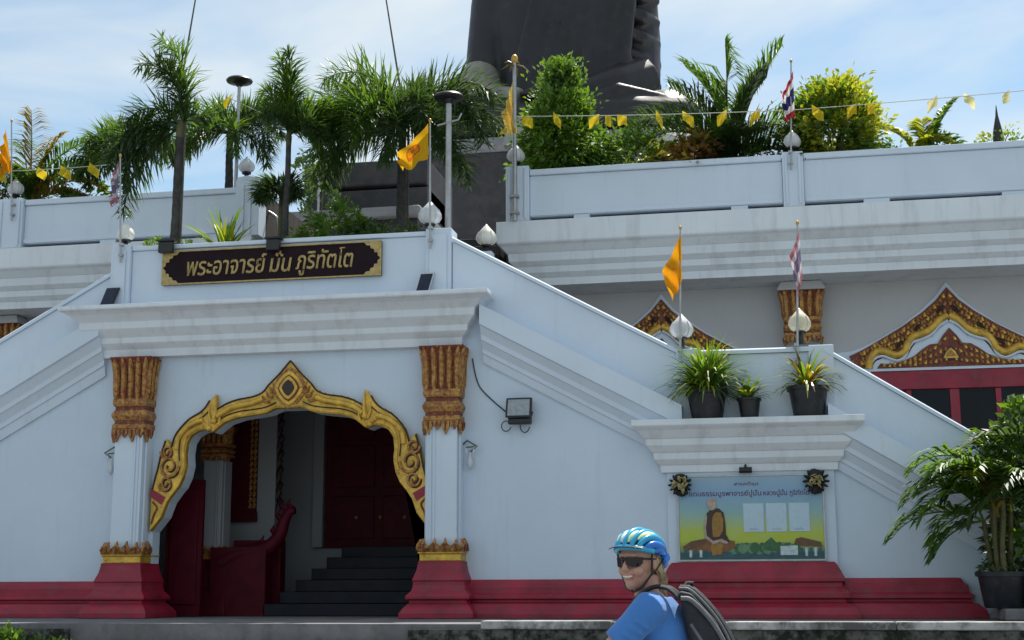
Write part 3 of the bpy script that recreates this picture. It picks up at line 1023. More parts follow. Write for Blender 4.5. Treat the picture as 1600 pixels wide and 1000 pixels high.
hpart(MB().box(-3.04, 10.0, YW, YW + 0.25, ZP + 0.002, 5.668), 'wall', M['white_hall'])
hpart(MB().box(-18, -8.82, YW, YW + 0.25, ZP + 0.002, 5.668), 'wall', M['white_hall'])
tp = [(0.0, 5.67), (0.07, 5.672), (0.08, 5.775), (0.095, 5.785), (0.15, 5.84), (0.16, 5.925), (0.175, 5.935), (0.23, 5.99), (0.245, 6.10), (0.26, 6.11), (0.33, 6.19), (0.37, 6.22), (0.38, 6.24), (0.38, 6.535)]
hpart(MB().wrap(-3.47, 10, YT + 0.38, 40, tp), 'terrace_cornice', M['white_old'], bevel=0.006)
hpart(MB().wrap(-18, -7.83, YT + 0.38, 40, tp), 'terrace_cornice', M['white_old'], bevel=0.006)
hpart(MB().box(-7.445, -3.855, 19.55, 40, 5.0, 6.50), 'terrace_slab', M['granite_lite'])
for i in range(9):
    MB().box(-7.40, -3.90, 17.35 + 0.243 * i, 19.545, 4.925 + 0.174 * i, 4.925 + 0.174 * (i + 1)).build('terrace_step', M['granite'], HB, bevel=0.01)
# parapet panels, posts, coping
ZB0, ZB1 = 6.60, 7.28


def hall_panel(x0, x1):
    pn = hpart(MB().box(x0, x1, YT + 0.07, YT + 0.20, ZB0, ZB1 - 0.09), 'parapet_panel', M['white'], bevel=0.01)
    MB().box(x0 + 0.002, x1 - 0.002, YT + 0.035, YT + 0.24, ZB1 - 0.087, ZB1).build('coping', M['white'], pn, bevel=0.015)
    MB().box(x0 + 0.002, x1 - 0.002, YT + 0.05, YT + 0.067, ZB0 + 0.01, ZB0 + 0.07).build('lower_rail', M['white'], pn, bevel=0.008)
    random.seed(int(x0 * 10) + 5)
    n = max(1, int((x1 - x0) / 1.6))
    for i in range(n):
        xx = x0 + (x1 - x0) * (i + random.uniform(0.3, 0.8)) / n
        MB().box(xx, xx + random.uniform(0.2, 0.34), YT + 0.06, YT + 0.18, 6.537, ZB0 - 0.002).build('footing_block', M['white'], pn)


def hall_post(x0, x1, top=0.0):
    q = MB()
    q.box(x0, x1, YT + 0.0, YT + 0.26, 6.537, ZB1 + 0.02 + top)
    for a_, c_ in ((x0 + 0.035, x0 + 0.07), (x1 - 0.07, x1 - 0.035)):
        q.box(a_, c_, YT - 0.022, YT - 0.002, 6.56, ZB1 - 0.02 + top)
    hpart(q, 'parapet_post', M['white'], bevel=0.014)


posts = [(at(790, 260, YT).x, at(826, 260, YT).x), (at(1221, 235, YT).x, at(1254, 235, YT).x)]
sp = posts[1][0] - posts[0][0]
posts.append((posts[1][0] + sp * 1.05, posts[1][1] + sp * 1.05))
for a_, c_ in posts:
    hall_post(a_, c_, 0.03 if a_ == posts[0][0] else 0)
hall_panel(posts[0][1] + 0.003, posts[1][0] - 0.003)
hall_panel(posts[1][1] + 0.003, posts[2][0] - 0.003)
lp0 = (at(0, 320, YT).x - 0.02, at(36, 320, YT).x)
le0, le1 = at(368, 300, YT).x, at(405, 300, YT).x
hall_post(*lp0)
hall_panel(lp0[1] + 0.003, le0 - 0.003)
hall_panel(lp0[0] - 4.5, lp0[0] - 0.003)
ep = MB()
ep.prism([(le0, 6.537), (le1, 6.537), (le1, 7.30), (le1 - 0.04, 7.40), (lerp(le0, le1, 0.5), 7.435), (le0 + 0.04, 7.42), (le0, 7.36)], YT + 0.0, YT + 0.30)
for k in (0.3, 0.6):
    ep.box(lerp(le0, le1, k), lerp(le0, le1, k) + 0.03, YT - 0.018, YT - 0.002, 6.56, 7.3)
hpart(ep, 'parapet_post', M['white'], bevel=0.02)
# planting beds behind the parapets
hpart(MB().box(posts[0][0], 9.5, YT + 0.27, 21.0, 6.537, 7.22), 'planting_bed', M['soil'])
hpart(MB().box(-17, le1, YT + 0.32, 21.0, 6.537, 7.22), 'planting_bed', M['soil'])
# wall columns with capitals
for cx in (0.275, -11.75):
    q = MB()
    q.box(cx - 0.23, cx + 0.23, YW - 0.16, YW - 0.002, ZP + 0.002, 5.05)
    q.sq(cx, YW - 0.05, [(0.33, 5.53), (0.27, 5.66)])
    c_ = hpart(q, 'wall_column', M['white_hall'], bevel=0.01)
    capital(c_, cx, YW - 0.05, 0.48, 4.78, 5.54)

# gabled windows
PX = lambda X, m, cx: cx + m * (790 - X) / 5 * -0.00885
PZ = lambda Yp: 5.575 - ((Yp / 5 + 440) - 447) * 0.00850


def gable_window(cx):
    def pt(X, Yp, m=1):
        return (PX(X, m, cx), PZ(Yp))

    def sym(lst):
        return [pt(a, b) for a, b in lst] + [pt(a, b, -1) for a, b in lst[::-1] if abs(a - 790) > 1]
    head = hpart(MB().prism(sym([(60, 700), (-20, 640), (-60, 560), (60, 548), (150, 515), (300, 435), (440, 350), (590, 235), (700, 130), (790, 8)]), YW - 0.035, YW - 0.002), 'window_gable', M['white'], bevel=0.006)
    MB().prism(sym([(120, 700), (60, 650), (40, 590), (150, 538), (300, 450), (440, 366), (600, 252), (705, 160), (790, 55)]), YW - 0.06, YW - 0.037).build('gable_ground', M['gilt_red'], head)
    MB().prism(sym([(195, 702), (235, 640), (290, 615), (330, 630), (400, 640), (470, 610), (510, 540), (545, 495), (600, 465), (660, 455), (720, 390), (790, 330)]), YW - 0.085, YW - 0.062).build('gable_field', M['white'], head)
    MB().prism(sym([(240, 702), (270, 660), (330, 668), (420, 655), (520, 610), (580, 560), (640, 520), (700, 515), (740, 450), (790, 390)]), YW - 0.105, YW - 0.087).build('gable_ground', M['gilt_red'], head)
    for m in (1, -1):
        gl = [(785, 288), (720, 330), (660, 395), (590, 430), (520, 455), (480, 510), (455, 565), (400, 598), (340, 580), (285, 558), (225, 580), (190, 640), (182, 700)]
        P = [pt(a, b, m) for a, b in gl]
        MB().tube([(q[0], YW - 0.09, q[1]) for q in spline([(a, b, 0) for a, b in P], 5)], 0.052, 8).build('gold_moulding', M['gold'], head, smooth=50)
        MB().tube([(q[0], YW - 0.105, q[1]) for q in spline([(a, b - 0.075, 0) for a, b in P], 5)], 0.018, 6).build('white_moulding', M['white'], head, smooth=50)
        # flames on the red ground
        random.seed(int(cx * 7) + m)
        for i in range(26):
            t = (i + 0.5) / 26
            X = lerp(780, 120, t)
            edge = interp([(55, 590), (150, 538), (300, 450), (440, 366), (600, 252), (705, 160), (790, 55)], 0) if False else None
            ytop = interp([(0, 55), (85, 160), (190, 252), (350, 366), (490, 450), (640, 538), (735, 590)], 790 - X)
            ybot = interp([(0, 285), (130, 395), (270, 455), (335, 565), (450, 580), (565, 580), (610, 690)], 790 - X) - 25
            for k in range(3):
                yy = lerp(ytop + 12, ybot, (k + 0.5) / 3)
                if ybot - ytop < 60 and k:
                    continue
                a, b = pt(X + random.uniform(-8, 8), yy + 16, m)
                c, d = pt(X + random.uniform(-4, 12), yy - 20, m)
                MB().tube([(a, YW - 0.066, b), (lerp(a, c, 0.5) + 0.012 * (1 if k % 2 else -1), YW - 0.075, lerp(b, d, 0.5)), (c, YW - 0.064, d)], [0.026, 0.02, 0.004], 5).build('flame', M['gold_old'] if (i + k) % 3 else M['gold'], head)
        for q in ((735, 235), (560, 375), (418, 510)):
            a, b = pt(q[0], q[1], m)
            MB().tube([(a - 0.045 * m, YW - 0.08, b - 0.045), (a, YW - 0.085, b + 0.0), (a + 0.045 * m, YW - 0.08, b + 0.05)], [0.016, 0.034, 0.01], 6).build('dark_inlay', M['ink'], head)
        for i in range(13):
            X = lerp(770, 275, (i + 0.5) / 13)
            yt = interp([(0, 400), (60, 455), (110, 515), (210, 565), (270, 610), (370, 655), (520, 665)], 790 - X)
            for k in range(3):
                yy = lerp(yt + 10, 690, (k + 0.4) / 3)
                if 690 - yt < 60 and k > 1:
                    continue
                a, b = pt(X, yy + 12, m)
                c, d = pt(X + 14, yy - 18, m)
                MB().tube([(a, YW - 0.112, b), (lerp(a, c, 0.4), YW - 0.118, lerp(b, d, 0.5)), (c, YW - 0.108, d)], [0.022, 0.018, 0.003], 5).build('flame', M['gold_old'] if (i + k) % 2 else M['gold'], head)
    for rx_, rz_, d_, mt in ((0.13, 0.11, 0.125, 'ink'), (0.10, 0.08, 0.135, 'gold'), (0.06, 0.045, 0.145, 'gold_old')):
        zc = PZ(600)
        MB().prism([(cx - rx_, zc - rz_ * 0.8), (cx + rx_, zc - rz_ * 0.8), (cx + rx_ * 0.6, zc + rz_ * 0.3), (cx, zc + rz_), (cx - rx_ * 0.6, zc + rz_ * 0.3)], YW - d_, YW - d_ + 0.02).build('gable_boss', M[mt], head)
    zt = PZ(706)
    w = 1.13
    win = hpart(MB().box(cx - w - 0.02, cx + w + 0.02, YW - 0.09, YW - 0.023, zt - 0.29, zt - 0.033), 'window', M['red'], bevel=0.01)
    MB().box(cx - w - 0.06, cx + w + 0.06, YW - 0.10, YW - 0.022, zt - 0.03, zt + 0.01).build('sill_band', M['white'], win)
    bars = [(cx + k * (w - 0.05), wd) for k, wd in ((-1.0, 0.10), (-0.53, 0.07), (0.02, 0.125), (0.54, 0.075), (1.0, 0.10))]
    for xx, wd in bars:
        MB().box(xx - wd / 2, xx + wd / 2, YW - 0.075, YW - 0.024, 2.3, zt - 0.293).build('frame_bar', M['red'], win, bevel=0.008)
    for (xa, wa), (xb, wb) in zip(bars, bars[1:]):
        MB().box(xa + wa / 2 + 0.002, xb - wb / 2 - 0.002, YW - 0.045, YW - 0.035, 2.3, zt - 0.295).build('pane', M['glass'], win)


gable_window(2.215)
gable_window(-1.665)

# ================================================================== STATUE ON ITS BASE
SX, SY, SZ = -5.30, 34.0, 12.05
BS = thing('statue_base', (SX, SY, 6.5), 'massive dark stepped stone base under the seated statue', 'pedestal')


def octo(hx, hy, cut, c=(SX, SY)):
    return [(c[0] - hx + cut, c[1] - hy), (c[0] + hx - cut, c[1] - hy), (c[0] + hx, c[1] - hy + cut), (c[0] + hx, c[1] + hy - cut), (c[0] + hx - cut, c[1] + hy), (c[0] - hx + cut, c[1] + hy), (c[0] - hx, c[1] + hy - cut), (c[0] - hx, c[1] - hy + cut)]


def octo_stack(prof):
    m = MB()
    m.ring([[(p[0], p[1], z) for p in octo(hx, hx * 0.75, hx * 0.25)] for hx, z in prof])
    return m


pw = 3.62
octo_stack([(pw + 0.25, 6.502), (pw + 0.25, 7.6), (pw, 7.7), (pw, 11.4), (pw + 0.12, 11.5), (pw + 0.12, 11.65)]).build('plinth', M['granite'], BS, bevel=0.03)
octo_stack([(pw + 0.05, 11.652), (pw + 0.2, 11.80), (pw + 0.05, 12.04)]).build('plinth_slab', M['granite_lite'], BS, bevel=0.02)
MB().prism([(at(783, 214, 30.6).x, 11.66), (at(832, 214, 30.6).x, 11.66), (at(816, 184, 30.6).x, 12.35), (at(792, 184, 30.6).x, 12.35)], 30.75, 31.1).build('offering_stone', M['granite_lite'], BS, bevel=0.02)
YA = 24.0
ax0, ax1 = at(475, 270, YA).x, at(668, 270, YA).x
za, zb_, zc_, zd_ = at(560, 252, YA).z, at(560, 290, YA).z, at(560, 335, YA).z, at(560, 352, YA).z
AL = thing('offering_altar', (lerp(ax0, ax1, 0.5), YA, 6.5), 'dark stepped stone offering altar on a grey slab behind the palms', 'altar')
MB().sheared([(YA, za), (YA, zb_), (YA + 0.2, zb_ - 0.08), (YA + 0.25, zc_), (YA + 2.0, zc_), (YA + 2.0, za)], ax0, ax1, -0.02).build('table', M['granite'], AL, bevel=0.03)
MB().box(ax0 + 0.22, ax1, YA + 0.02, YA + 1.9, zc_ - 0.01, zb_ - 0.085).build('table_foot', M['granite'], AL, bevel=0.02)
MB().box(at(412, 345, YA - 0.5).x, ax1, YA - 0.5, YA + 2.2, zd_, zc_ - 0.012).build('slab', M['granite_lite'], AL, bevel=0.05)
MB().box(at(425, 345, YA - 0.3).x, ax1 - 0.1, YA - 0.3, YA + 2.0, 6.503, zd_ - 0.002).build('slab_base', M['granite'], AL)

ST = thing('monk_statue', (SX, SY, SZ), 'colossal dark bronze statue of a robed monk seated cross-legged', 'statue')
D = lambda x, y, z: Vector((SX + x, SY + y, SZ + z))
bd = MB()
# trunk
bd.loft([(D(0, 0.2, 0.1), (2.2, 0, 0), (0, 1.6, 0)), (D(0, 0.2, 1.2), (1.9, 0, 0), (0, 1.35, 0)), (D(0, 0.25, 2.6), (1.85, 0, 0), (0, 1.2, 0)), (D(0, 0.3, 4.2), (2.05, 0, 0), (0, 1.2, 0)),
         (D(0, 0.35, 5.5), (2.1, 0, 0), (0, 1.1, 0)), (D(0, 0.35, 6.3), (1.5, 0, 0), (0, 0.8, 0)), (D(0, 0.3, 6.7), (0.65, 0, 0), (0, 0.6, 0)), (D(0, 0.25, 7.2), (0.6, 0, 0), (0, 0.6, 0))], 32)
bd.ellip(D(0, 0.1, 8.1), (0.85, 0.95, 1.15), nu=24, nv=16)
bd.ellip(D(0, -0.85, 8.0), (0.16, 0.2, 0.3))
for m in (1, -1):
    bd.ellip(D(0.88 * m, 0.15, 8.0), (0.12, 0.25, 0.42))
    # thigh, knee, shin
    bd.tube([D(1.0 * m, 0.3, 0.75), D(2.1 * m, -0.5, 0.75), D(2.95 * m, -1.1, 0.72), D(3.25 * m, -1.5, 0.62)], [0.95, 0.92, 0.72, 0.42], 20)
    bd.tube([D(3.05 * m, -1.35, 0.60), D(2.0 * m, -2.0, 0.55), D(0.6 * m, -2.3, 0.5), D(-0.9 * m, -2.1, 0.62 + 0.12 * m)], [0.62, 0.52, 0.42, 0.28], 16)
    # foot
    bd.ellip(D(-1.3 * m, -1.9, 0.75 + 0.1 * m), (0.62, 0.26, 0.2))
# arms
bd.tube([D(-1.6, 0.3, 5.7), D(-1.85, 0.25, 4.6), D(-1.95, 0.1, 3.2), D(-2.02, -0.15, 2.1)], [0.70, 0.60, 0.58, 0.52], 20)
bd.tube([D(1.55, 0.3, 5.7), D(1.8, 0.2, 4.6), D(1.92, 0.1, 3.2), D(1.95, -0.2, 2.2), D(1.75, -0.5, 1.7)], [0.70, 0.66, 0.62, 0.60, 0.5], 20)
bd.tube([D(2.1, -0.5, 1.95), D(1.5, -1.3, 1.55), D(0.7, -1.8, 1.3)], [0.62, 0.52, 0.30], 14)
# hands resting in the lap, five fingers each
for m, zz_ in ((1, 1.12), (-1, 1.28)):
    bd.ellip(D(0.35 * m, -1.95, zz_), (0.42, 0.28, 0.14))
    for k in range(4):
        bd.tube([D(0.1 * m, -1.78 - 0.14 * k, zz_), D(-0.25 * m, -1.80 - 0.14 * k, zz_ + 0.03), D(-0.55 * m + 0.05 * k * m, -1.82 - 0.14 * k, zz_ + 0.02)], [0.09, 0.085, 0.06], 8)
    bd.tube([D(0.35 * m, -2.15, zz_ + 0.05), D(0.15 * m, -2.28, zz_ + 0.2), D(0.02 * m, -2.25, zz_ + 0.33)], [0.1, 0.09, 0.06], 8)
# robe folds
random.seed(5)
for k in range(9):
    x0 = lerp(-0.9, 1.7, k / 8)
    bd.tube([D(x0 * 0.8 + 0.9, -0.78, 5.6), D(x0 * 0.95 + 0.3, -0.98, 4.0), D(x0 + 0.05, -1.05, 2.6), D(x0 * 1.05 - 0.1, -1.15, 1.3)], [0.10, 0.15, 0.17, 0.15], 8)
for k in range(6):
    z0 = lerp(4.8, 1.9, k / 5)
    bd.tube([D(0.95, -0.95, z0 + 0.1), D(1.55, -0.78, z0 - 0.35), D(2.15, -0.55, z0 - 0.60), D(2.52, 0.0, z0 - 0.55)], [0.08, 0.19, 0.21, 0.08], 8)
for k in range(6):
    t = k / 5
    bd.tube([D(1.35 + 0.2 * t, -1.0 - 0.3 * t, 2.35 - 0.6 * t), D(1.9, -1.05, 1.75 - 0.4 * t), D(2.35, -0.6, 1.55 - 0.4 * t)], [0.10, 0.18, 0.10], 8)
for m in (1, -1):
    for k in range(6):
        y0 = -2.35 + 0.28 * k
        bd.tube([D(0.7 * m, y0 + 0.15, 1.0), D(1.7 * m, y0 + 0.1, 1.12 + 0.08 * k), D(2.8 * m, y0 + 0.45, 1.0 + 0.07 * k)], [0.08, 0.20, 0.08], 8)
bd.build('body', M['bronze'], ST, smooth=60, remesh=(0.055, 2))
fa = MB()
fa.tube([D(-2.08, -0.22, 2.55), D(-2.12, -0.5, 2.0), D(-1.85, -1.0, 1.55), D(-1.35, -1.5, 1.35), D(-0.75, -1.85, 1.25)], [0.50, 0.62, 0.52, 0.36, 0.26], 18)
tag(fa.build('bare_forearm', M['bronze_lit'], ST, smooth=60, remesh=(0.055, 2)), 'bare forearm coloured pale for the light it catches')

# ================================================================== SIGN BOARD
a, b = at(256, 397, 15.97), at(596, 431, 15.97)
sx0_, sx1_, sz0, sz1 = a.x, b.x, 5.235, 5.665
SG = thing('name_board', ((sx0_ + sx1_) / 2, 15.97, sz0), 'long dark maroon name board with gold Thai lettering on the white parapet', 'sign')
MB().box(sx0_, sx1_, 15.955, 15.993, sz0, sz1).build('board', M['sign'], SG)
fw = 0.016
for q in ((sx0_ - 0.004, sx1_ + 0.004, sz0 - 0.004, sz0 + fw), (sx0_ - 0.004, sx1_ + 0.004, sz1 - fw, sz1 + 0.004), (sx0_ - 0.005, sx0_ + fw, sz0 + fw + 0.001, sz1 - fw - 0.001), (sx1_ - fw, sx1_ + 0.005, sz0 + fw + 0.001, sz1 - fw - 0.001)):
    MB().box(q[0], q[1], 15.938, 15.954, q[2], q[3]).build('frame_rail', M['sign_gold'], SG, bevel=0.004)
for cx_, mx_ in ((sx0_ + fw, 1), (sx1_ - fw, -1)):
    for cz_, mz_ in ((sz0 + fw, 1), (sz1 - fw, -1)):
        pts = [(0, 0), (0.20, 0), (0.17, 0.035), (0.125, 0.04), (0.115, 0.075), (0.075, 0.085), (0.07, 0.125), (0.03, 0.13), (0.025, 0.17), (0, 0.19)]
        MB().prism([(cx_ + mx_ * u, cz_ + mz_ * v) for u, v in pts], 15.942, 15.954).build('corner_ornament', M['sign_gold'], SG)


def text_mesh(name, body, mat, parent, x0, x1, zbase, y, height=None, offset=0.0, shear=0.0, depth=0.006, zfit=None):
    cu = bpy.data.curves.new(name, 'FONT')
    cu.body = body
    cu.size = 1.0
    cu.offset = offset
    cu.shear = shear
    cu.resolution_u = 3
    tmp = bpy.data.objects.new('lettering_source', cu)
    COL.objects.link(tmp)
    dg = bpy.context.evaluated_depsgraph_get()
    me = bpy.data.meshes.new_from_object(tmp.evaluated_get(dg))
    bpy.data.objects.remove(tmp)
    xs = [v.co.x for v in me.vertices]
    ys = [v.co.y for v in me.vertices]
    if not xs:
        return None
    sx = (x1 - x0) / (max(xs) - min(xs))
    sz = height / (max(ys) - min(ys)) if height else sx
    mnx, mny = min(xs), min(ys)
    base = Vector((0, 0, 0))
    p = parent
    while p is not None:
        base += p.location
        p = p.parent
    bm = bmesh.new()
    bm.from_mesh(me)
    bmesh.ops.remove_doubles(bm, verts=bm.verts, dist=1e-5)
    for v in bm.verts:
        v.co = Vector((x0 + (v.co.x - mnx) * sx, y, zbase + (v.co.y - mny) * sz)) - base
    r_ = bmesh.ops.extrude_face_region(bm, geom=list(bm.faces))
    for e in r_['geom']:
        if isinstance(e, bmesh.types.BMVert):
            e.co.y -= depth
    bmesh.ops.recalc_face_normals(bm, faces=bm.faces)
    bm.to_mesh(me)
    bm.free()
    me.materials.clear()
    me.materials.append(mat)
    ob = bpy.data.objects.new(name, me)
    COL.objects.link(ob)
    ob.parent = parent
    return ob


for word, pa, pb, zb_, h_ in (('พระอาจารย์', 293, 417, 5.335, 0.245), ('มั่น', 421, 456, 5.335, 0.265), ('ภูริทัตโต', 462, 552, 5.275, 0.33)):
    text_mesh('lettering', word, M['sign_gold'], SG, at(pa, 410, 15.95).x, at(pb, 410, 15.95).x, zb_, 15.953, h_, 0.012, 0.18, 0.010)

# black sign lamps clipped on the parapet above the board
for px_, py_, wd, lb in ((262, 388, 0.19, 'black box lamp clipped above the first letters of the name board'), (429, 384, 0.17, 'black box lamp clipped above the middle of the name board')):
    q = at(px_, py_, 15.93)
    L = thing('sign_lamp', (q.x, 15.93, q.z - 0.09), lb, 'lamp', 'lamps over the name board')
    MB().box(q.x - wd / 2, q.x + wd / 2, 15.85, 15.925, q.z - 0.07, q.z + 0.07).build('housing', M['black'], L, bevel=0.012)
    MB().box(q.x - wd / 2 - 0.02, q.x + wd / 2 + 0.02, 15.84, 15.965, q.z + 0.071, q.z + 0.10).build('hood', M['black'], L, bevel=0.008)
    MB().tube([(q.x, 15.93, q.z - 0.03), (q.x, 15.957, q.z - 0.05), (q.x, 15.966, 5.72)], 0.014, 6).build('bracket', M['black'], L)

# solar lights leaning on the sign parapet
for px_, py_, tilt, lb in ((167, 459, 0.10, 'small dark solar panel light leaning at the parapet post by the red-striped flag'), (660, 435, 0.12, 'small white-framed solar panel light leaning at the parapet post by the yellow wheel flag')):
    q = at(px_, py_, 15.80)
    L = thing('solar_light', (q.x, 15.80, 4.934), lb, 'solar panel', 'solar lights on the cornice')
    z0_, z1_ = 4.936, q.z + 0.09
    w_ = 0.095
    pts = [(q.x - w_, z0_), (q.x + w_ - 0.02, z0_), (q.x + w_ + 0.03, z1_), (q.x - w_ + 0.05, z1_)]
    fr = MB()
    vs = [(p[0], 15.78 + (p[1] - z0_) * 0.35, p[1]) for p in pts]
    fr.add(vs + [(v[0], v[1] + 0.025, v[2]) for v in vs], [(0, 1, 2, 3), (7, 6, 5, 4)] + [(i, i + 4, (i + 1) % 4 + 4, (i + 1) % 4) for i in range(4)])
    fr.build('frame', M['alu'] if px_ > 400 else M['black'], L)
    cx_ = sum(v[0] for v in vs) / 4
    cz_ = sum(v[2] for v in vs) / 4
    cyy = sum(v[1] for v in vs) / 4
    vi = [(lerp(v[0], cx_, 0.14), lerp(v[1], cyy, 0.14) - 0.004, lerp(v[2], cz_, 0.14)) for v in vs]
    MB().add(vi + [(v[0], v[1] + 0.003, v[2]) for v in vi], [(0, 1, 2, 3), (7, 6, 5, 4)] + [(i, i + 4, (i + 1) % 4 + 4, (i + 1) % 4) for i in range(4)]).build('cell', M['solar'], L)
    MB().tube([(cx_, cyy + 0.02, cz_ + 0.05), (cx_, 15.95, 4.938)], 0.008, 6).build('stay', M['alu'], L)

# ================================================================== BANNER
a, b = at(1060, 745, YF - 0.08), at(1289, 873, YF - 0.08)
bx0, bx1, bz0, bz1 = a.x, b.x, b.z, a.z - 0.01
BN = thing('banner', ((bx0 + bx1) / 2, YF - 0.07, bz0), 'printed banner of a seated monk in a landscape with three blank white cards', 'banner')


def grad_print():
    m, t, bs = new_mat('banner_print')
    c = t.nodes.new('ShaderNodeTexCoord')
    s = t.nodes.new('ShaderNodeSeparateXYZ')
    t.links.new(c.outputs['Object'], s.inputs[0])
    r = t.nodes.new('ShaderNodeValToRGB')
    el = r.color_ramp.elements
    el[0].position, el[0].color = 0.0, (0.02, 0.10, 0.06, 1)
    el[1].position, el[1].color = 0.10, (0.10, 0.22, 0.07, 1)
    for p, k in ((0.22, (0.42, 0.50, 0.03)), (0.34, (0.42, 0.50, 0.06)), (0.58, (0.24, 0.42, 0.44)), (0.8, (0.20, 0.36, 0.55)), (1.0, (0.28, 0.42, 0.52))):
        e = el.new(p)
        e.color = (*k, 1)
    t.links.new(mth(t, 'DIVIDE', s.outputs['Z'], bz1 - bz0), r.inputs[0])
    cl = mixrgb(t, ramp(t, noise_tex(t, 5, 4), 0.4, 0.8), r.outputs[0], (0.42, 0.55, 0.5))
    cl = mixrgb(t, 0.75, cl, r.outputs[0])
    t.links.new(cl, bs.inputs['Base Color'])
    bs.inputs['Roughness'].default_value = 0.5
    return m


M['print'] = grad_print()
PR = {}
for nm, c_ in (('p_robe', (0.33, 0.17, 0.03)), ('p_shadow', (0.05, 0.025, 0.012)), ('p_skin', (0.45, 0.34, 0.28)), ('p_roof', (0.14, 0.065, 0.035)), ('p_roof2', (0.22, 0.09, 0.03)), ('p_tree', (0.04, 0.13, 0.05)), ('p_tree2', (0.12, 0.24, 0.13)), ('p_card', (0.46, 0.60, 0.70)), ('p_hut', (0.50, 0.60, 0.62)), ('p_water', (0.03, 0.10, 0.13)), ('p_text', (0.16, 0.045, 0.10)), ('p_grey', (0.2, 0.28, 0.38))):
    PR[nm] = surf('print_' + nm[2:], c_, 0.5, 0, var=0.04 if nm == 'p_card' else 0.18, vscale=25, bump=0)
MB().box(bx0, bx1, YF - 0.085, YF - 0.06, bz0, bz1).build('sheet', M['print'], BN)
for q in ((bx0 - 0.02, bx1 + 0.02, bz0 - 0.02, bz0 - 0.002), (bx0 - 0.02, bx1 + 0.02, bz1 + 0.002, bz1 + 0.02), (bx0 - 0.02, bx0 - 0.002, bz0 - 0.001, bz1 + 0.001), (bx1 + 0.002, bx1 + 0.02, bz0 - 0.001, bz1 + 0.001)):
    MB().box(q[0], q[1], YF - 0.09, YF - 0.055, q[2], q[3]).build('frame_rail', M['steel'], BN)
BW, BH = bx1 - bx0, bz1 - bz0
kk = [0]


def pr_poly(pts, mat, name, lift=None):
    kk[0] += 1
    d = (lift or 1) * 0.0009 + 0.0865
    # photograph coordinates of the enlarged banner: x 125..1470, y 60..815
    P = [(bx0 + (u - 125) / 1345 * BW, bz1 - (v - 60) / 745 * BH) for u, v in pts]
    return MB().prism(P, YF - d, YF - d + 0.0007).build(name, PR[mat], BN)


random.seed(21)


def blob(cx, cy, rx, ry, n=16, rough=0.12):
    return [(cx + rx * math.cos(2 * PI * i / n) * random.uniform(1 - rough, 1 + rough), cy + ry * math.sin(2 * PI * i / n) * random.uniform(1 - rough, 1 + rough)) for i in range(n)]


pr_poly([(130, 740), (1465, 740), (1465, 798), (130, 798)], 'p_water', 'printed_ground', 1)
for i in range(16):
    pr_poly(blob(640 + i * 38, 720 - 20 * random.random(), 45, 48), 'p_tree' if i % 2 else 'p_tree2', 'printed_foliage', 2 + (i % 3))
pr_poly([(900, 720), (930, 650), (985, 610), (1030, 660), (1050, 740)], 'p_tree', 'printed_tree', 5)
pr_poly([(150, 690), (230, 640), (400, 610), (640, 640), (650, 690), (560, 740), (330, 735), (160, 720)], 'p_roof2', 'printed_rock', 6)
pr_poly([(150, 690), (230, 640), (380, 625), (360, 670), (200, 720)], 'p_roof', 'printed_rock', 7)
pr_poly([(1190, 680), (1210, 625), (1260, 612), (1440, 655), (1455, 700), (1260, 690), (1215, 665)], 'p_roof', 'printed_roof', 6)
pr_poly([(1065, 690), (1225, 685), (1225, 770), (1065, 770)], 'p_hut', 'printed_hut', 6)
for i in range(5):
    pr_poly([(165 + 48 * i, 720), (190 + 48 * i, 720), (190 + 48 * i, 785), (165 + 48 * i, 785)], 'p_hut' if i % 2 else 'p_water', 'printed_post', 8)
    pr_poly([(1250 + 42 * i, 705), (1275 + 42 * i, 705), (1275 + 42 * i, 780), (1250 + 42 * i, 780)], 'p_hut' if i % 2 else 'p_water', 'printed_post', 8)
pr_poly([(430, 660), (500, 640), (530, 680), (520, 760), (430, 770), (415, 700)], 'p_robe', 'printed_robe_hem', 8)
pr_poly([(370, 470), (385, 390), (430, 350), (500, 345), (545, 385), (560, 480), (562, 580), (600, 650), (480, 660), (385, 600)], 'p_shadow', 'printed_figure', 9)
pr_poly([(440, 420), (470, 380), (520, 385), (540, 450), (535, 550), (500, 600), (440, 605), (432, 500)], 'p_robe', 'printed_robe', 10)
pr_poly(blob(435, 305, 45, 58, 16, 0.02), 'p_skin', 'printed_head', 10)
pr_poly([(355, 500), (385, 400), (390, 420), (375, 520), (380, 590), (440, 640), (520, 620), (580, 650), (570, 668), (500, 650), (440, 668), (365, 610)], 'p_skin', 'printed_arm', 11)
for i in range(3):
    u = 730 + 213 * i
    cd = pr_poly([(u, 305), (u + 190, 305), (u + 190, 560), (u, 560)], 'p_card', 'printed_card', 3)
X_ = lambda u: bx0 + (u - 125) / 1345 * BW
Z_ = lambda v: bz1 - (v - 60) / 745 * BH
text_mesh('printed_lettering', 'สารคดีชุด', PR['p_text'], BN, X_(650), X_(880), Z_(150), YF - 0.0862, 0.05, 0.01, 0, 0.001)
text_mesh('printed_lettering', 'แดนธรรมบูรพาจารย์ปู่มั่น', PR['p_text'], BN, X_(225), X_(905), Z_(250), YF - 0.0862, 0.085, 0.01, 0, 0.001)
text_mesh('printed_lettering', 'หลวงปู่มั่น ภูริทัตโต', PR['p_text'], BN, X_(925), X_(1350), Z_(250), YF - 0.0862, 0.085, 0.01, 0, 0.001)
for i, tx in enumerate(('ตอนที่ ๑', 'ตอนที่ ๒', 'ตอนที่ ๓')):
    text_mesh('printed_lettering', tx, PR['p_grey'], BN, X_(785 + 213 * i), X_(862 + 213 * i), Z_(545), YF - 0.0893, 0.028, 0.0, 0, 0.001)
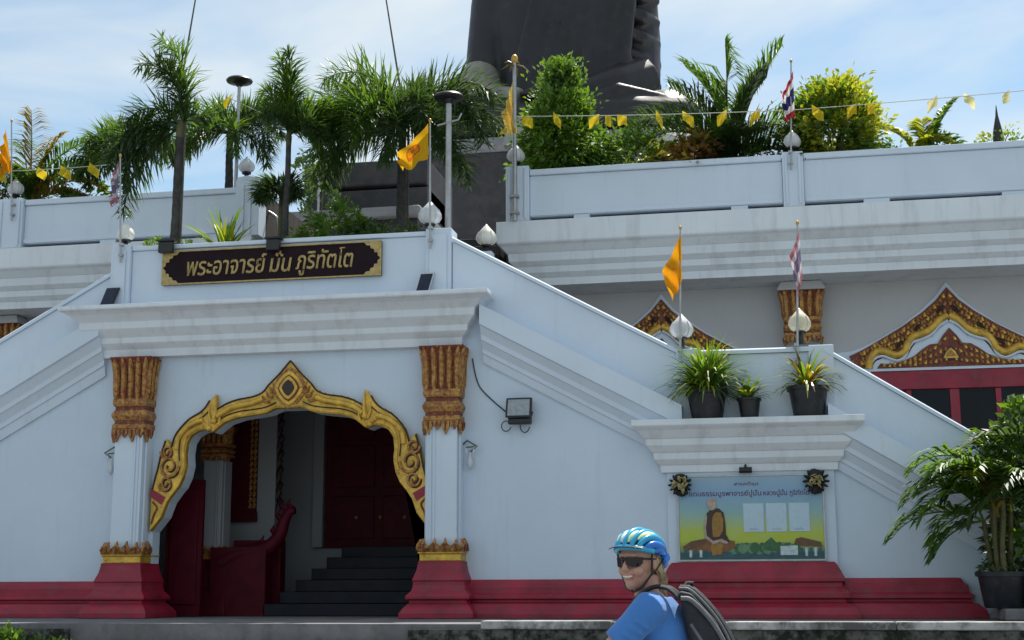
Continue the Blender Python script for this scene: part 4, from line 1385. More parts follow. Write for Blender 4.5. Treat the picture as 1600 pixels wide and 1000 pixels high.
# gathered ribbon rosettes on the upper corners
M['ribbon'] = surf('gold_ribbon', (0.42, 0.36, 0.17), 0.4, 0.1, var=0.3, vscale=30)
M['net'] = surf('black_net_ribbon', (0.014, 0.016, 0.014), 0.7)
for px_, py_, r_, lb in ((1063, 758, 0.125, 'gold and black ribbon rosette on the banner corner above the printed monk'), (1275, 752, 0.14, 'gold and black ribbon rosette on the banner corner above the printed cards')):
    q = at(px_, py_, YF - 0.12)
    RS = thing('ribbon_rosette', (q.x, YF - 0.12, q.z), lb, 'rosette', 'rosettes on the banner corners')
    random.seed(px_)
    for i in range(14):
        an = 2 * PI * i / 14
        d = Vector((math.cos(an), 0, math.sin(an)))
        MB().tube([q, q + d * r_ * 0.6 + Vector((0, -0.03, 0)), q + d * r_ * random.uniform(0.85, 1.0)], [0.03, 0.05, 0.03], 8, flat=0.4).build('outer_loop', M['net'], RS, smooth=60)
    for i in range(16):
        an = random.uniform(0, 2 * PI)
        rr = r_ * random.uniform(0.1, 0.62)
        d = Vector((math.cos(an) * rr, -0.05 - 0.03 * random.random(), math.sin(an) * rr))
        e = Vector((random.uniform(-1, 1), 0.2, random.uniform(-1, 1))).normalized() * 0.035
        MB().tube([q + d - e, q + d + Vector((0, -0.03, 0)), q + d + e], [0.012, 0.024, 0.012], 6, flat=0.4).build('gold_loop', M['ribbon'], RS, smooth=60)
# downlight above the banner
q = at(1165, 735, YF - 0.1)
DL = thing('downlight', (q.x, YF - 0.12, q.z), 'small black spotlight fixed under the landing above the banner', 'lamp')
MB().tube([(q.x - 0.07, YF - 0.14, q.z), (q.x + 0.07, YF - 0.14, q.z)], 0.034, 10).build('housing', M['black'], DL, smooth=40)
MB().tube([(q.x, YF - 0.13, q.z + 0.02), (q.x, YF - 0.09, q.z + 0.06)], 0.014, 6).build('bracket', M['black'], DL)

# ================================================================== FLOODLIGHT AND CABLE ON THE WALL
q = at(811, 637, YF - 0.14)
FLD = thing('floodlight', (q.x, YF - 0.05, q.z - 0.15), 'square grey floodlight mounted on the white wall beside the arch pillar', 'lamp')
t_ = 0.06
bx = MB()
w_, h_ = 0.155, 0.12
vs = []
for yy, e in ((YF - 0.20, 1.0), (YF - 0.07, 0.9)):
    for sx_, sz_ in ((-1, -1), (1, -1), (1, 1), (-1, 1)):
        vs.append((q.x + sx_ * w_ * e, yy + (0.07 if sz_ > 0 else 0.0) * (1 if yy < YF - 0.15 else 0.3), q.z + sz_ * h_ * e))
bx.add(vs, [(0, 1, 2, 3), (7, 6, 5, 4)] + [(i, i + 4, (i + 1) % 4 + 4, (i + 1) % 4) for i in range(4)])
bx.build('housing', M['black'], FLD, bevel=0.012)
vi = [(q.x + sx_ * w_ * 0.82, YF - 0.204 + (0.06 if sz_ > 0 else 0.005), q.z + sz_ * h_ * 0.80) for sx_, sz_ in ((-1, -1), (1, -1), (1, 1), (-1, 1))]
MB().add(vi + [(v[0], v[1] + 0.004, v[2]) for v in vi], [(0, 1, 2, 3), (7, 6, 5, 4)] + [(i, i + 4, (i + 1) % 4 + 4, (i + 1) % 4) for i in range(4)]).build('lens', M['lens'], FLD)
MB().box(q.x - 0.13, q.x + 0.14, YF - 0.16, YF - 0.06, q.z - h_ - 0.07, q.z - h_ + 0.002).build('driver_box', M['black'], FLD, bevel=0.015)
MB().tube([(q.x - 0.15, YF - 0.12, q.z - 0.05), (q.x - 0.12, YF - 0.05, q.z - 0.13), (q.x + 0.12, YF - 0.05, q.z - 0.13), (q.x + 0.15, YF - 0.12, q.z - 0.05)], 0.012, 6).build('bracket', M['black'], FLD)
for k, cx_ in enumerate((-0.17, 0.05)):
    c = q + Vector((cx_, 0.09, -0.20))
    MB().tube([c + Vector((0.055 * math.cos(an), 0, 0.06 * math.sin(an) * (1 + 0.3 * k))) for an in [i / 20 * 2 * PI * 0.9 + 0.5 for i in range(21)]], 0.006, 6).build('cable_loop', M['cable'], FLD)
pts = [at(u, v, YF - 0.012) for u, v in ((738, 560), (744, 590), (752, 608), (772, 628), (792, 645))]
tag(MB().tube(spline(pts, 6), 0.007, 6).build('cable', M['cable']), 'thin black cable running down the wall to the floodlight', 'cable')

# hanging wall ornaments beside the pillars
M['patina'] = surf('green_metal_patina', (0.16, 0.19, 0.15), 0.6, 0.3, var=0.3, vscale=30)
for px_, py_, lb in ((175, 712, 'small pale metal lamp bracket with hanging drops on the wall left of the arch pillars'), (735, 702, 'small pale metal lamp bracket with scroll on the wall below the cable')):
    q = at(px_, py_, YF - 0.06)
    WB = thing('wall_bracket', (q.x, YF, q.z), lb.replace(' left of the arch pillars', ' by the plain plinth side'), 'bracket', 'lamp brackets beside the arch')
    s_ = 1.7 if px_ < 400 else -1.7
    MB().tube([(q.x + 0.07 * s_, YF - 0.005, q.z + 0.05), (q.x + 0.02 * s_, YF - 0.08, q.z + 0.10), (q.x - 0.05 * s_, YF - 0.09, q.z + 0.03), (q.x, YF - 0.07, q.z - 0.03)], 0.012, 6).build('scroll', M['patina'], WB, smooth=60)
    MB().tube([(q.x - 0.05, YF - 0.08, q.z + 0.02), (q.x + 0.05, YF - 0.08, q.z + 0.03)], 0.010, 6).build('cross_bar', M['patina'], WB)
    MB().lathe((q.x, YF - 0.07, q.z - 0.24), [(0.004, 0), (0.030, 0.04), (0.034, 0.10), (0.010, 0.16), (0.008, 0.22)], 10).build('drop', M['globe_grey'], WB, smooth=60)
    for k in (-1, 1):
        MB().lathe((q.x + 0.045 * k, YF - 0.08, q.z - 0.06), [(0.003, 0), (0.014, 0.02), (0.010, 0.06), (0.004, 0.09)], 8).build('drop', M['globe_grey'], WB, smooth=60)

# ================================================================== LAMPS, POLES, FLAGS
def lotus_lamp(loc, label, size=0.25, mat='globe', group='lotus bud lamps on the parapet posts', lift=0.0):
    loc = Vector(loc)
    L = thing('lotus_lamp', loc, label, 'lamp', group)
    s_ = size
    MB().lathe((loc.x, loc.y, loc.z), [(0.06, 0), (0.055, 0.02), (0.03, 0.035), (0.03, 0.06 + lift), (0.065, 0.075 + lift), (0.07, 0.095 + lift)], 14).build('base', M['black'], L, smooth=40)
    z0 = loc.z + 0.096 + lift
    MB().lathe((loc.x, loc.y, z0), [(r * s_, h * s_) for r, h in ((0.18, 0), (0.36, 0.10), (0.45, 0.26), (0.44, 0.42), (0.34, 0.62), (0.18, 0.80), (0.07, 0.92), (0.004, 1.0))], 18).build('bud', M[mat], L, smooth=70)
    for k in range(6):
        an = 2 * PI * k / 6 + 0.3
        pts = [(loc.x + math.cos(an) * r * s_ * 1.0, loc.y + math.sin(an) * r * s_ * 1.0, z0 + h * s_) for r, h in ((0.2, 0.01), (0.37, 0.10), (0.46, 0.26), (0.45, 0.42), (0.35, 0.62))]
        MB().tube(pts, 0.006, 5).build('petal_rib', M[mat], L, smooth=60)
    return L


def on_post(px, py, Y, ztop):
    q = at(px, py, Y)
    return Vector((q.x, Y, ztop))


lotus_lamp(on_post(197, 365, YF + 0.1, 5.78), 'white lotus bud lamp on black foot at the parapet post by the faded striped flag', 0.235)
ZLP = at(760, 384, YF + 1.6).z - 0.09
lotus_lamp(on_post(760, 370, YF + 1.6, ZLP), 'white lotus bud lamp on black foot behind the stair parapet beside the dark plinth', 0.29)
MB_post = MB().box(on_post(760, 370, YF + 1.6, 0).x - 0.09, on_post(760, 370, YF + 1.6, 0).x + 0.09, YF + 1.51, YF + 1.69, 4.77, ZLP - 0.002)
MB_post.build('lamp_pier', M['white'], EB, bevel=0.01)
lotus_lamp(on_post(672, 335, YF + 0.1, 5.78), 'dusty grey lotus bud lamp behind the pole of the yellow wheel flag', 0.30, 'globe_grey')
lotus_lamp(on_post(1065, 520, YF + 0.1, par_top(XR2) + 0.03), 'dusty white lotus bud lamp behind the pole of the orange flag', 0.29, 'globe_grey', lift=0.06)
lotus_lamp(on_post(1250, 520, YF + 0.1, par_top(XR3) + 0.05), 'cream lotus bud lamp behind the pole of the faded striped flag by three pots', 0.28, 'globe_cream', lift=0.06)
lotus_lamp(on_post(806, 248, YT + 0.13, 7.33), 'dusty white lotus bud lamp on the terrace corner post beside the conical shrub', 0.27, 'globe_grey')
lotus_lamp(on_post(25, 290, YT + 0.13, 7.30), 'dusty white lotus bud lamp on the terrace post by the drooping orange flag', 0.26, 'globe_grey')
lotus_lamp(on_post(1238, 222, YT + 0.13, 7.30), 'dusty white lotus bud lamp on the terrace post between palm and yellow-green shrub', 0.25, 'globe_grey')
lotus_lamp(on_post(385, 275, YT + 0.15, 7.43), 'dusty white lotus bud lamp on the rounded terrace end post', 0.25, 'globe_grey')


def flag_pole(x, y, z0, z1, outline, mat, label, group='flags on poles along the parapets', r=0.014, top='ball', fold=0.05, seed=0, lean=0.0, n_fold=2.2):
    """outline: left and right edge (x offset from the pole) for v from top (0) to bottom (1); grid of cloth hung on the pole"""
    FP = thing('flag_pole', (x, y, z0), label, 'flag', group)
    xt = x + lean
    MB().tube([(x, y, z0), (lerp(x, xt, 0.5), y, lerp(z0, z1, 0.5)), (xt, y, z1)], [r, r * 0.9, r * 0.7], 8).build('pole', M['steel'], FP, smooth=50)
    MB().ellip((xt, y, z1 + r), (r * 1.4, r * 1.4, r * 2.0), nu=8, nv=6).build('finial', M['gold'], FP, smooth=60)
    for k in (0.02, 0.12):
        zc = lerp(z0, z1, k) + 0.05
        MB().box(x - r * 1.8, x + r * 1.8, y - r * 1.6, y + 0.05, zc, zc + 0.03).build('clamp', M['steel'], FP)
    # cloth
    corners, nu, nv = outline, 16, 22
    random.seed(seed)
    vs, uv = [], []
    for j in range(nv + 1):
        v = j / nv
        for i in range(nu + 1):
            u = i / nu
            A, B, C_, D_ = corners           # hoist top, fly top, fly bottom, hoist bottom in (dx, z)
            px_ = lerp(lerp(A[0], B[0], u), lerp(D_[0], C_[0], u), v)
            pz_ = lerp(lerp(A[1], B[1], u), lerp(D_[1], C_[1], u), v)
            w = fold * u ** 0.7 * math.sin(n_fold * 2 * PI * (u * 0.8 + v * 0.55) + seed) + fold * 0.5 * math.sin(7.3 * v + 5.1 * u + seed * 2) * u
            sag = -0.05 * math.sin(PI * u) * (1 - v) * abs(B[0] - A[0]) * 2
            pz_ += 0.10 * abs(B[0] - A[0]) * math.sin(n_fold * 5 * u + 3 * v + seed) * u * (0.3 + v)
            vs.append(Vector((x + lerp(lean, 0, 0.3) + px_ + 0.25 * w * (1 if v > 0.2 else 0.4), y - 0.02 + w, pz_ + sag)))
            uv.append((u, 1 - v))
    m = MB()
    nn = nu + 1
    m.add(vs, [(j * nn + i, j * nn + i + 1, (j + 1) * nn + i + 1, (j + 1) * nn + i) for j in range(nv) for i in range(nu)])
    ob = m.build('cloth', mat, FP, smooth=80, fix=False)
    ul = ob.data.uv_layers.new(name='uv')
    for lp in ob.data.loops:
        ul.data[lp.index].uv = uv[lp.vertex_index]
    return FP


def flag_px(px, py0, py1, Y, corners_px, mat, label, **k):
    """pole from pixel py0 (top) to py1 (bottom) at depth Y; cloth corners in pixels"""
    t, b = at(px, py0, Y), at(px, py1, Y)
    cs = []
    for cx, cy in corners_px:
        q = at(cx, cy, Y)
        cs.append((q.x - b.x, q.z))
    return flag_pole(b.x, Y, b.z, t.z, cs, M[mat], label, lean=t.x - b.x, **k)


flag_px(672, 190, 388, YF - 0.12, [(671, 193), (622, 240), (628, 270), (671, 248)], 'fl_wheel', 'yellow flag with red wheel emblem flying from the sign parapet post', seed=1, fold=0.045)
flag_px(1063, 358, 560, YF - 0.10, [(1061, 366), (1030, 425), (1046, 470), (1062, 440)], 'fl_orange', 'plain orange flag hanging from a pole above the bushy potted plant', seed=2, fold=0.05)
flag_px(1246, 350, 575, YF - 0.10, [(1242, 362), (1227, 402), (1241, 468), (1247, 432)], 'fl_faded', 'faded red white and blue striped flag hanging above the three pots', seed=3, fold=0.035, n_fold=3)
flag_px(1236, 97, 265, YT - 0.05, [(1234, 112), (1217, 150), (1221, 192), (1237, 184)], 'fl_stripe', 'red white and blue striped flag drooping on the terrace parapet', seed=4, fold=0.05, n_fold=3)
flag_px(804, 96, 345, YT - 0.05, [(801, 128), (789, 165), (783, 212), (808, 208)], 'fl_yellow', 'faded yellow flag drooping on the tall pole at the terrace corner post', seed=5, fold=0.05, n_fold=3, r=0.035)
flag_px(18, 190, 345, YT - 0.05, [(17, 200), (8, 240), (7, 275), (27, 268)], 'fl_orange', 'orange flag drooping on a pole at the terrace post beside the fan of palm fronds', seed=6, fold=0.05, n_fold=3)
flag_px(188, 245, 410, YF - 0.12, [(193, 250), (181, 280), (180, 322), (191, 316)], 'fl_faded', 'faded striped flag drooping beside the name board at its lamp post', seed=7, fold=0.03, n_fold=3)

# wilted leaf sprigs tied to the pole top
q = at(804, 100, YT - 0.05)
SPG = thing('leaf_sprig', q, 'dry leaf sprig tied to the top of the faded yellow flag pole', 'sprig')
random.seed(8)
for k in range(7):
    an = random.uniform(0, 2 * PI)
    d = Vector((math.cos(an), math.sin(an) * 0.5, random.uniform(-0.9, 0.4)))
    e = q + d * random.uniform(0.16, 0.26)
    MB().tube([q, lerp(q, e, 0.55) + Vector((0, 0, 0.03)), e], [0.006, 0.03, 0.004], 6, flat=0.3).build('leaf', M['lf_gold'], SPG)


def park_light(px, ytop, ybot, Y, label, r=0.03, head=0.2, two=False):
    t, b = at(px, ytop, Y), at(px, ybot, Y)
    L = thing('lamp_post', b, label, 'street lamp', 'disc lamp posts on the terrace')
    MB().tube([b, (b.x, Y, t.z - 0.12)], [r, r * 0.85], 10).build('pole', M['steel'], L, smooth=50)
    MB().lathe((b.x, Y, t.z - 0.14), [(0.04, 0), (0.06, 0.03), (0.10, 0.05), (0.03, 0.06)], 14).build('neck', M['black'], L, smooth=40)
    MB().lathe((b.x, Y, t.z - 0.085), [(head * 0.45, 0.0), (head * 0.95, 0.015), (head, 0.035), (head * 0.9, 0.06), (head * 0.4, 0.085), (0.02, 0.09)], 20).build('disc_head', M['black'], L, smooth=40)
    MB().lathe((b.x, Y, t.z - 0.098), [(0.02, 0.0), (head * 0.4, 0.003), (head * 0.44, 0.012)], 16).build('diffuser', M['globe_cream'], L, smooth=40)
    if two:
        MB().tube([(b.x - 0.14, Y - 0.02, t.z - 0.42), (b.x + 0.02, Y - 0.035, t.z - 0.39), (b.x + 0.13, Y - 0.02, t.z - 0.36), (b.x + 0.17, Y - 0.02, t.z - 0.28)], 0.012, 6).build('hook_arm', M['steel'], L, smooth=50)
    return L


park_light(367, 122, 330, YT + 0.36, 'slim lamp post with black disc head beside the rounded terrace end post')
park_light(700, 146, 372, YF + 0.36, 'grey lamp post with wide disc head and hook arm beside the yellow wheel flag', 0.042, 0.19, True)
q = at(495, 300, 23.5)
park_light(495, 188, 420, 22.5, 'small distant disc lamp post seen against the sky above the dark altar', 0.022, 0.17)

# thin cane poles rising out of the palms
bp_foot = {283: at(272, 375, 16.75).x, 629: at(627, 345, 17.6).x}
for p0, p1, Y, lb in (((283, 130), (312, -40), 16.75, 'thin leaning cane pole rising above the tall slim palm'), ((629, 160), (597, -40), 17.6, 'thin leaning cane pole rising above the broad dark palm')):
    a = at(*p0, Y)
    b = at(*p1, Y)
    fx = bp_foot[p0[0]]
    base = Vector((fx + 0.085, Y, 5.722))
    tag(MB().tube([base, Vector((fx + 0.085, Y, a.z - 0.25)), a, b], [0.018, 0.017, 0.015, 0.009], 8).build('cane_pole', M['bamboo'], smooth=50), lb, 'pole', 'cane poles among the palms')
# bent steel handrail at the terrace gap
pts = [at(u, v, YT + 0.4) for u, v in ((404, 322), (414, 328), (428, 336), (434, 346), (434, 380))]
tag(MB().tube(spline(pts, 4), 0.022, 8).build('handrail', M['steel'], smooth=50), 'bent grey steel handrail end beside the terrace end post', 'handrail')


# ---- bunting
def bunting(p0, p1, Y, flags, label, sag=0.08, size=0.15):
    a, b = at(*p0, Y), at(*p1, Y)
    B = thing('bunting', (lerp(a.x, b.x, 0.5), Y, min(a.z, b.z) - 0.2), label, 'bunting', 'yellow bunting along the terrace')
    line = []
    for i in range(25):
        t = i / 24
        q = a.lerp(b, t)
        q.z -= sag * math.sin(PI * t)
        line.append(q)
    MB().tube(line, 0.006, 5).build('string', M['string'], B)
    for px_, py_, tw, pale in flags:
        q = at(px_, py_, Y)
        t = min(1, max(0, (q.x - a.x) / (b.x - a.x)))
        top = a.lerp(b, t)
        top.z -= sag * math.sin(PI * t)
        random.seed(px_)
        vs, uv = [], []
        n = 6
        for j in range(n + 1):
            for i in range(n + 1):
                u, v = i / n, j / n
                x = (u - 0.5) * size * math.cos(tw)
                y = (u - 0.5) * size * math.sin(tw) + 0.06 * math.sin(5 * u + 3 * v + px_) * v
                z = -v * size * 0.98 + (u - 0.5) * 0.12 * math.sin(px_ * 1.7)
                vs.append(top + Vector((x, y, z)))
                uv.append((u, 1 - v))
        m = MB().add(vs, [(j * (n + 1) + i, j * (n + 1) + i + 1, (j + 1) * (n + 1) + i + 1, (j + 1) * (n + 1) + i) for j in range(n) for i in range(n)])
        ob = m.build('pennant', M['pennant_pale' if pale else 'pennant'], B, smooth=80, fix=False)
        ul = ob.data.uv_layers.new(name='uv')
        for lp in ob.data.loops:
            ul.data[lp.index].uv = uv[lp.vertex_index]
    return B


bunting((806, 182), (1238, 172), YT - 0.02, [(824, 190, 0.2, 0), (871, 190, 0.9, 0), (928, 176, 0.3, 0), (950, 178, 1.1, 0), (972, 182, 0.6, 0), (1030, 182, 1.0, 0), (1075, 187, 0.1, 0), (1128, 187, 0.5, 0), (1180, 184, 0.5, 0)], 'string of yellow square pennants between the corner pole and the striped flag pole', 0.02)
bunting((1238, 172), (1660, 136), YT - 0.02, [(1278, 181, 0.0, 0), (1331, 176, 0.5, 0), (1362, 178, 0.8, 0), (1457, 163, 0.4, 1), (1515, 158, 0.3, 1), (1572, 150, 0.7, 1), (1625, 150, 0.4, 1)], 'string of yellow and bleached pennants beyond the striped flag pole past the yellow-green shrub', 0.01)
bunting((-60, 270), (190, 256), YT - 0.02, [(0, 275, 0.5, 0), (66, 268, 0.1, 0), (102, 266, 0.7, 0), (147, 264, 0.2, 0)], 'string of yellow square pennants in front of the shrub beside the orange flag', 0.02)
bunting((352, 150), (480, 205), YT + 0.5, [(356, 152, 0.5, 0), (452, 207, 1.2, 1)], 'short string of pennants near the slim disc lamp post', 0.02, 0.12)

# ================================================================== PLANTS
def frond(rng, base, az, e0, length, droop, style, lw=1.0, n=None, lmax=None):
    """one pinnate palm leaf; returns an MB: rachis plus leaflets"""
    m = MB()
    d0 = Vector((math.cos(az), math.sin(az), 0))
    side = Vector((-math.sin(az), math.cos(az), 0))
    N = 16
    pts, dirs = [Vector(base)], []
    twist = rng.uniform(-0.35, 0.35)
    for i in range(N):
        t = (i + 0.5) / N
        e = e0 - droop * t ** 1.25
        d = (d0 * math.cos(e) + Vector((0, 0, math.sin(e))) + side * twist * t * 0.4).normalized()
        dirs.append(d)
        pts.append(pts[-1] + d * (length / N))
    m.tube(pts, [0.016 * (1 - 0.85 * i / N) * (0.6 + 0.4 * length) for i in range(N + 1)], 5)
    n = n or (62 if style == 'plume' else 54)
    lmax = lmax or (0.31 if style == 'plume' else 0.34)
    for k in range(n):
        t = 0.10 + 0.90 * (k + rng.random() * 0.8) / n
        x = min(N - 1, int(t * N))
        p = pts[x].lerp(pts[x + 1], t * N - x)
        d = dirs[x]
        nrm = side.cross(d).normalized()
        if nrm.z < 0:
            nrm = -nrm
        ll = lmax * (0.45 + 0.75 * math.sin(PI * min(1, 0.12 + 0.86 * t))) * rng.uniform(0.8, 1.15) * (length ** 0.35)
        if style == 'plume':
            angs = [rng.uniform(0, 2 * PI) for _ in range(3)]
        else:
            angs = [0.42 + rng.uniform(-0.18, 0.18), PI - 0.42 + rng.uniform(-0.18, 0.18)]
        for an in angs:
            o = side * math.cos(an) + nrm * math.sin(an)
            ld = (o * 0.85 + d * rng.uniform(0.35, 0.75)).normalized()
            w = (0.0115 if style == 'plume' else 0.014) * lw * rng.uniform(0.8, 1.2)
            a = p
            b = a + ld * ll * 0.5
            c = b + (ld * 0.8 + Vector((0, 0, -0.55 if style != 'plume' else -0.25))).normalized() * ll * 0.5
            wv = ld.cross(Vector((rng.uniform(-0.3, 0.3), rng.uniform(-0.3, 0.3), 1)))
            if wv.length < 1e-3:
                wv = side.copy()
            wv.normalize()
            m.add([a - wv * w * 0.5, a + wv * w * 0.5, b + wv * w, b - wv * w, c], [(0, 1, 2, 3), (3, 2, 4)])
    return m


def palm(base, height, fronds, label, style='feather', r=0.06, leaf='lf_mid', lean=(0, 0), group='palms on the terrace', stems=1, seed=0, lw=1.0, crownshaft=True, name='palm_tree', n=None, lmax=None, cat='palm', leaf2=None):
    rng = random.Random(seed)
    base = Vector(base)
    T = thing(name, base, label, cat, group)
    tops = []
    for s_ in range(stems):
        off = Vector((rng.uniform(-1, 1), rng.uniform(-1, 1), 0)) * (0.10 if stems > 1 else 0)
        top = base + off * 1.8 + Vector((lean[0], lean[1], height * (1 if s_ == 0 else rng.uniform(0.55, 1.0))))
        P = [base + off, (base + off).lerp(top, 0.35) + Vector((rng.uniform(-0.02, 0.02), 0, 0)), (base + off).lerp(top, 0.7), top]
        sp_ = spline(P, 6)
        rads = [r * (1.15 - 0.35 * i / (len(sp_) - 1)) * (1 + 0.06 * (i % 2)) for i in range(len(sp_))]
        MB().tube(sp_, rads, 10).build('trunk', M['bark'] if r > 0.035 else M['stem'], T, smooth=50)
        tops.append(top)
    if crownshaft and stems == 1:
        MB().tube([tops[0] - Vector((0, 0, 0.03)), tops[0] + Vector((0, 0, 0.10)), tops[0] + Vector((0, 0, 0.22))], [r * 0.85, r * 1.0, r * 0.5], 10).build('crownshaft', M['stem'], T, smooth=50)
    for i, (az, e0, ln, dr) in enumerate(fronds):
        b_ = tops[i % len(tops)] + Vector((0, 0, 0.12 if crownshaft and stems == 1 else 0))
        mt = M[leaf2] if (leaf2 and rng.random() < 0.3) else M[leaf]
        frond(rng, b_, R(az), R(e0), ln, R(dr), style, lw, n, lmax).build('frond', mt, T, fix=False)
    return T


def shrub(base, h, r, shape, leaf, label, count=900, size=0.07, clumps=40, group=None, seed=0, leaf2=None, name='shrub', stems=5, aspect=0.45, cat='shrub'):
    """bush of separate leaves gathered in clumps through the crown, with stems"""
    rng = random.Random(seed)
    base = Vector(base)
    T = thing(name, base, label, cat, group)

    def rad(t):
        if shape == 'cone':
            return r * (1.02 - 0.85 * t) * (0.75 + 0.25 * min(1, t * 6))
        if shape == 'low':
            return r * math.sqrt(max(0, 1 - t * t))
        return r * math.sqrt(max(0.02, 1 - (2 * (t - 0.52)) ** 2))
    cents = []
    for i in range(clumps):
        t = rng.random() ** (1.25 if shape == 'cone' else 0.9)
        an = rng.uniform(0, 2 * PI)
        rr = rad(t) * math.sqrt(rng.uniform(0.25, 1.0)) * rng.uniform(0.8, 1.12)
        cents.append((base + Vector((math.cos(an) * rr, math.sin(an) * rr, h * (0.05 + 0.93 * t))), an))
    st = MB()
    for i in range(stems):
        c, an = cents[i]
        st.tube([base + Vector((rng.uniform(-0.03, 0.03), rng.uniform(-0.03, 0.03), -0.02)), base.lerp(c, 0.5) + Vector((0, 0, 0.06)), c], [0.016, 0.011, 0.004], 6)
    st.build('stems', M['stem'], T)
    for mi, (lm, part_) in enumerate(((leaf, 0), (leaf2, 1))):
        if not lm:
            continue
        m = MB()
        for ci, (c, an) in enumerate(cents):
            if leaf2 and (ci % 3 == 0) != (mi == 1):
                continue
            cr_ = r * rng.uniform(0.16, 0.34)
            for k in range(count // clumps):
                o = Vector((rng.gauss(0, 1), rng.gauss(0, 1), rng.gauss(0, 0.8))) * cr_ * 0.6
                p = c + o
                if p.z < base.z + 0.01:
                    p.z = base.z + 0.02
                out = (p - (base + Vector((0, 0, h * 0.35)))).normalized()
                d = (out + Vector((rng.uniform(-0.9, 0.9), rng.uniform(-0.9, 0.9), rng.uniform(-0.5, 0.8)))).normalized()
                w = d.cross(Vector((rng.uniform(-1, 1), rng.uniform(-1, 1), rng.uniform(0.2, 1)))).normalized()
                ll = size * rng.uniform(0.6, 1.3)
                b1 = p + d * ll * 0.45
                tip = p + d * ll + Vector((0, 0, -0.18 * ll))
                m.add([p, b1 + w * ll * aspect * 0.5, tip, b1 - w * ll * aspect * 0.5], [(0, 1, 2, 3)])
        m.build('foliage', M[lm], T, fix=False)
    return T


def spiky(base, n, length, leaf, label, width=0.022, seed=0, spread=1.0, name='strap_leaf_plant', group=None, leaf2=None, arch=1.0):
    """rosette of strap leaves, each leaf a piece"""
    rng = random.Random(seed)
    base = Vector(base)
    T = thing(name, base, label, 'plant', group)
    add_straps(T, base, n, length, leaf, width, rng, spread, leaf2, arch)
    return T


def add_straps(T, base, n, length, leaf, width, rng, spread=1.0, leaf2=None, arch=1.0):
    for i in range(n):
        az = rng.uniform(0, 2 * PI)
        e = R(rng.uniform(28, 85)) if spread >= 1 else R(rng.uniform(50, 88))
        d = Vector((math.cos(az) * math.cos(e), math.sin(az) * math.cos(e), math.sin(e)))
        ll = length * rng.uniform(0.65, 1.1)
        pts = [base + Vector((rng.uniform(-0.03, 0.03), rng.uniform(-0.03, 0.03), 0))]
        w = d.cross(Vector((0, 0, 1))).normalized() * width
        vs, fs = [], []
        dd = d.copy()
        for k in range(6):
            t = k / 5
            ww = w * (0.55 + 0.9 * math.sin(PI * (0.15 + 0.75 * t))) * (1 - t ** 4 * 0.9)
            vs += [pts[-1] - ww, pts[-1] + ww]
            dd = (dd + Vector((0, 0, -0.20 * arch * (0.4 + t)))).normalized()
            pts.append(pts[-1] + dd * ll / 5)
        for k in range(5):
            fs.append((2 * k, 2 * k + 1, 2 * k + 3, 2 * k + 2))
        MB().add(vs, fs).build('leaf', M[leaf2] if leaf2 and rng.random() < 0.35 else M[leaf], T, fix=False)


def bp(px, py, Y, z=None):
    q = at(px, py, Y)
    return Vector((q.x, Y, q.z if z is None else z))


ZBED = 7.22
ZTUB = 5.72
# planter trough behind the name board
MB().box(-7.9, -4.2, YF + 0.24, YF + 1.2, 4.935, ZTUB).build('planter_trough', M['soil'], EB)

# tall slim palms in the trough
palm(bp(272, 375, 16.72, ZTUB), 1.72, [(178, 108, 1.45, 78), (172, 100, 1.35, 105), (160, 96, 1.05, 60), (185, 60, 1.0, 130), (190, 25, 1.2, 125), (205, 10, 1.25, 105), (168, 0, 1.3, 85), (178, -30, 1.45, 55), (150, 40, 1.0, 135), (200, -15, 1.1, 72), (20, 70, 0.5, 120)],
     'tall slim palm with bushy plumes arching over toward the cane pole', 'plume', 0.06, 'lf_dark', seed=1, leaf2='lf_mid', lean=(0.02, 0))
palm(bp(447, 365, 16.72, ZTUB), 1.50, [(150, 96, 1.15, 12), (170, 92, 1.1, 20), (120, 84, 1.0, 30), (170, 78, 0.8, 40), (20, 62, 0.85, 115), (0, 50, 0.8, 130), (35, 72, 0.85, 110), (330, 40, 0.7, 120), (250, 60, 0.6, 100), (355, 30, 0.6, 110), (10, 75, 0.8, 110)],
     'slim palm with one upright feathery plume above the middle of the name board', 'plume', 0.042, 'lf_lite', seed=2, leaf2='lf_dark')
# its lower offshoot
palm(bp(438, 352, 16.9, ZTUB), 1.02, [(180, 20, 0.45, 110), (200, 0, 0.4, 90), (340, 15, 0.4, 110), (250, -5, 0.4, 80), (90, 20, 0.4, 90)],
     'short drooping young palm growing at the foot of the slim upright-plumed palm', 'plume', 0.03, 'lf_dark', seed=3, crownshaft=False)
# broad dark palm over the altar
palm(bp(627, 345, 17.5, ZTUB), 1.85, [(172, 74, 1.7, 95), (165, 62, 1.75, 110), (185, 50, 1.6, 125), (8, 64, 1.6, 115), (15, 50, 1.6, 125), (355, 36, 1.5, 125), (200, 25, 1.5, 115), (215, 5, 1.45, 95), (245, 15, 1.3, 100), (280, 5, 1.3, 95), (310, 10, 1.35, 100), (335, 0, 1.4, 85), (188, -5, 1.5, 80), (350, -15, 1.4, 65), (100, 70, 1.2, 100), (70, 60, 1.2, 100), (178, 12, 1.65, 95), (265, -20, 1.2, 55), (195, 60, 1.3, 140), (345, 60, 1.3, 140), (230, 40, 1.3, 130), (300, 40, 1.3, 130)],
     'broad dark palm with a mop of drooping fronds behind the yellow wheel flag', 'plume', 0.065, 'lf_dark', seed=4, leaf2='lf_mid', n=74, lmax=0.34)
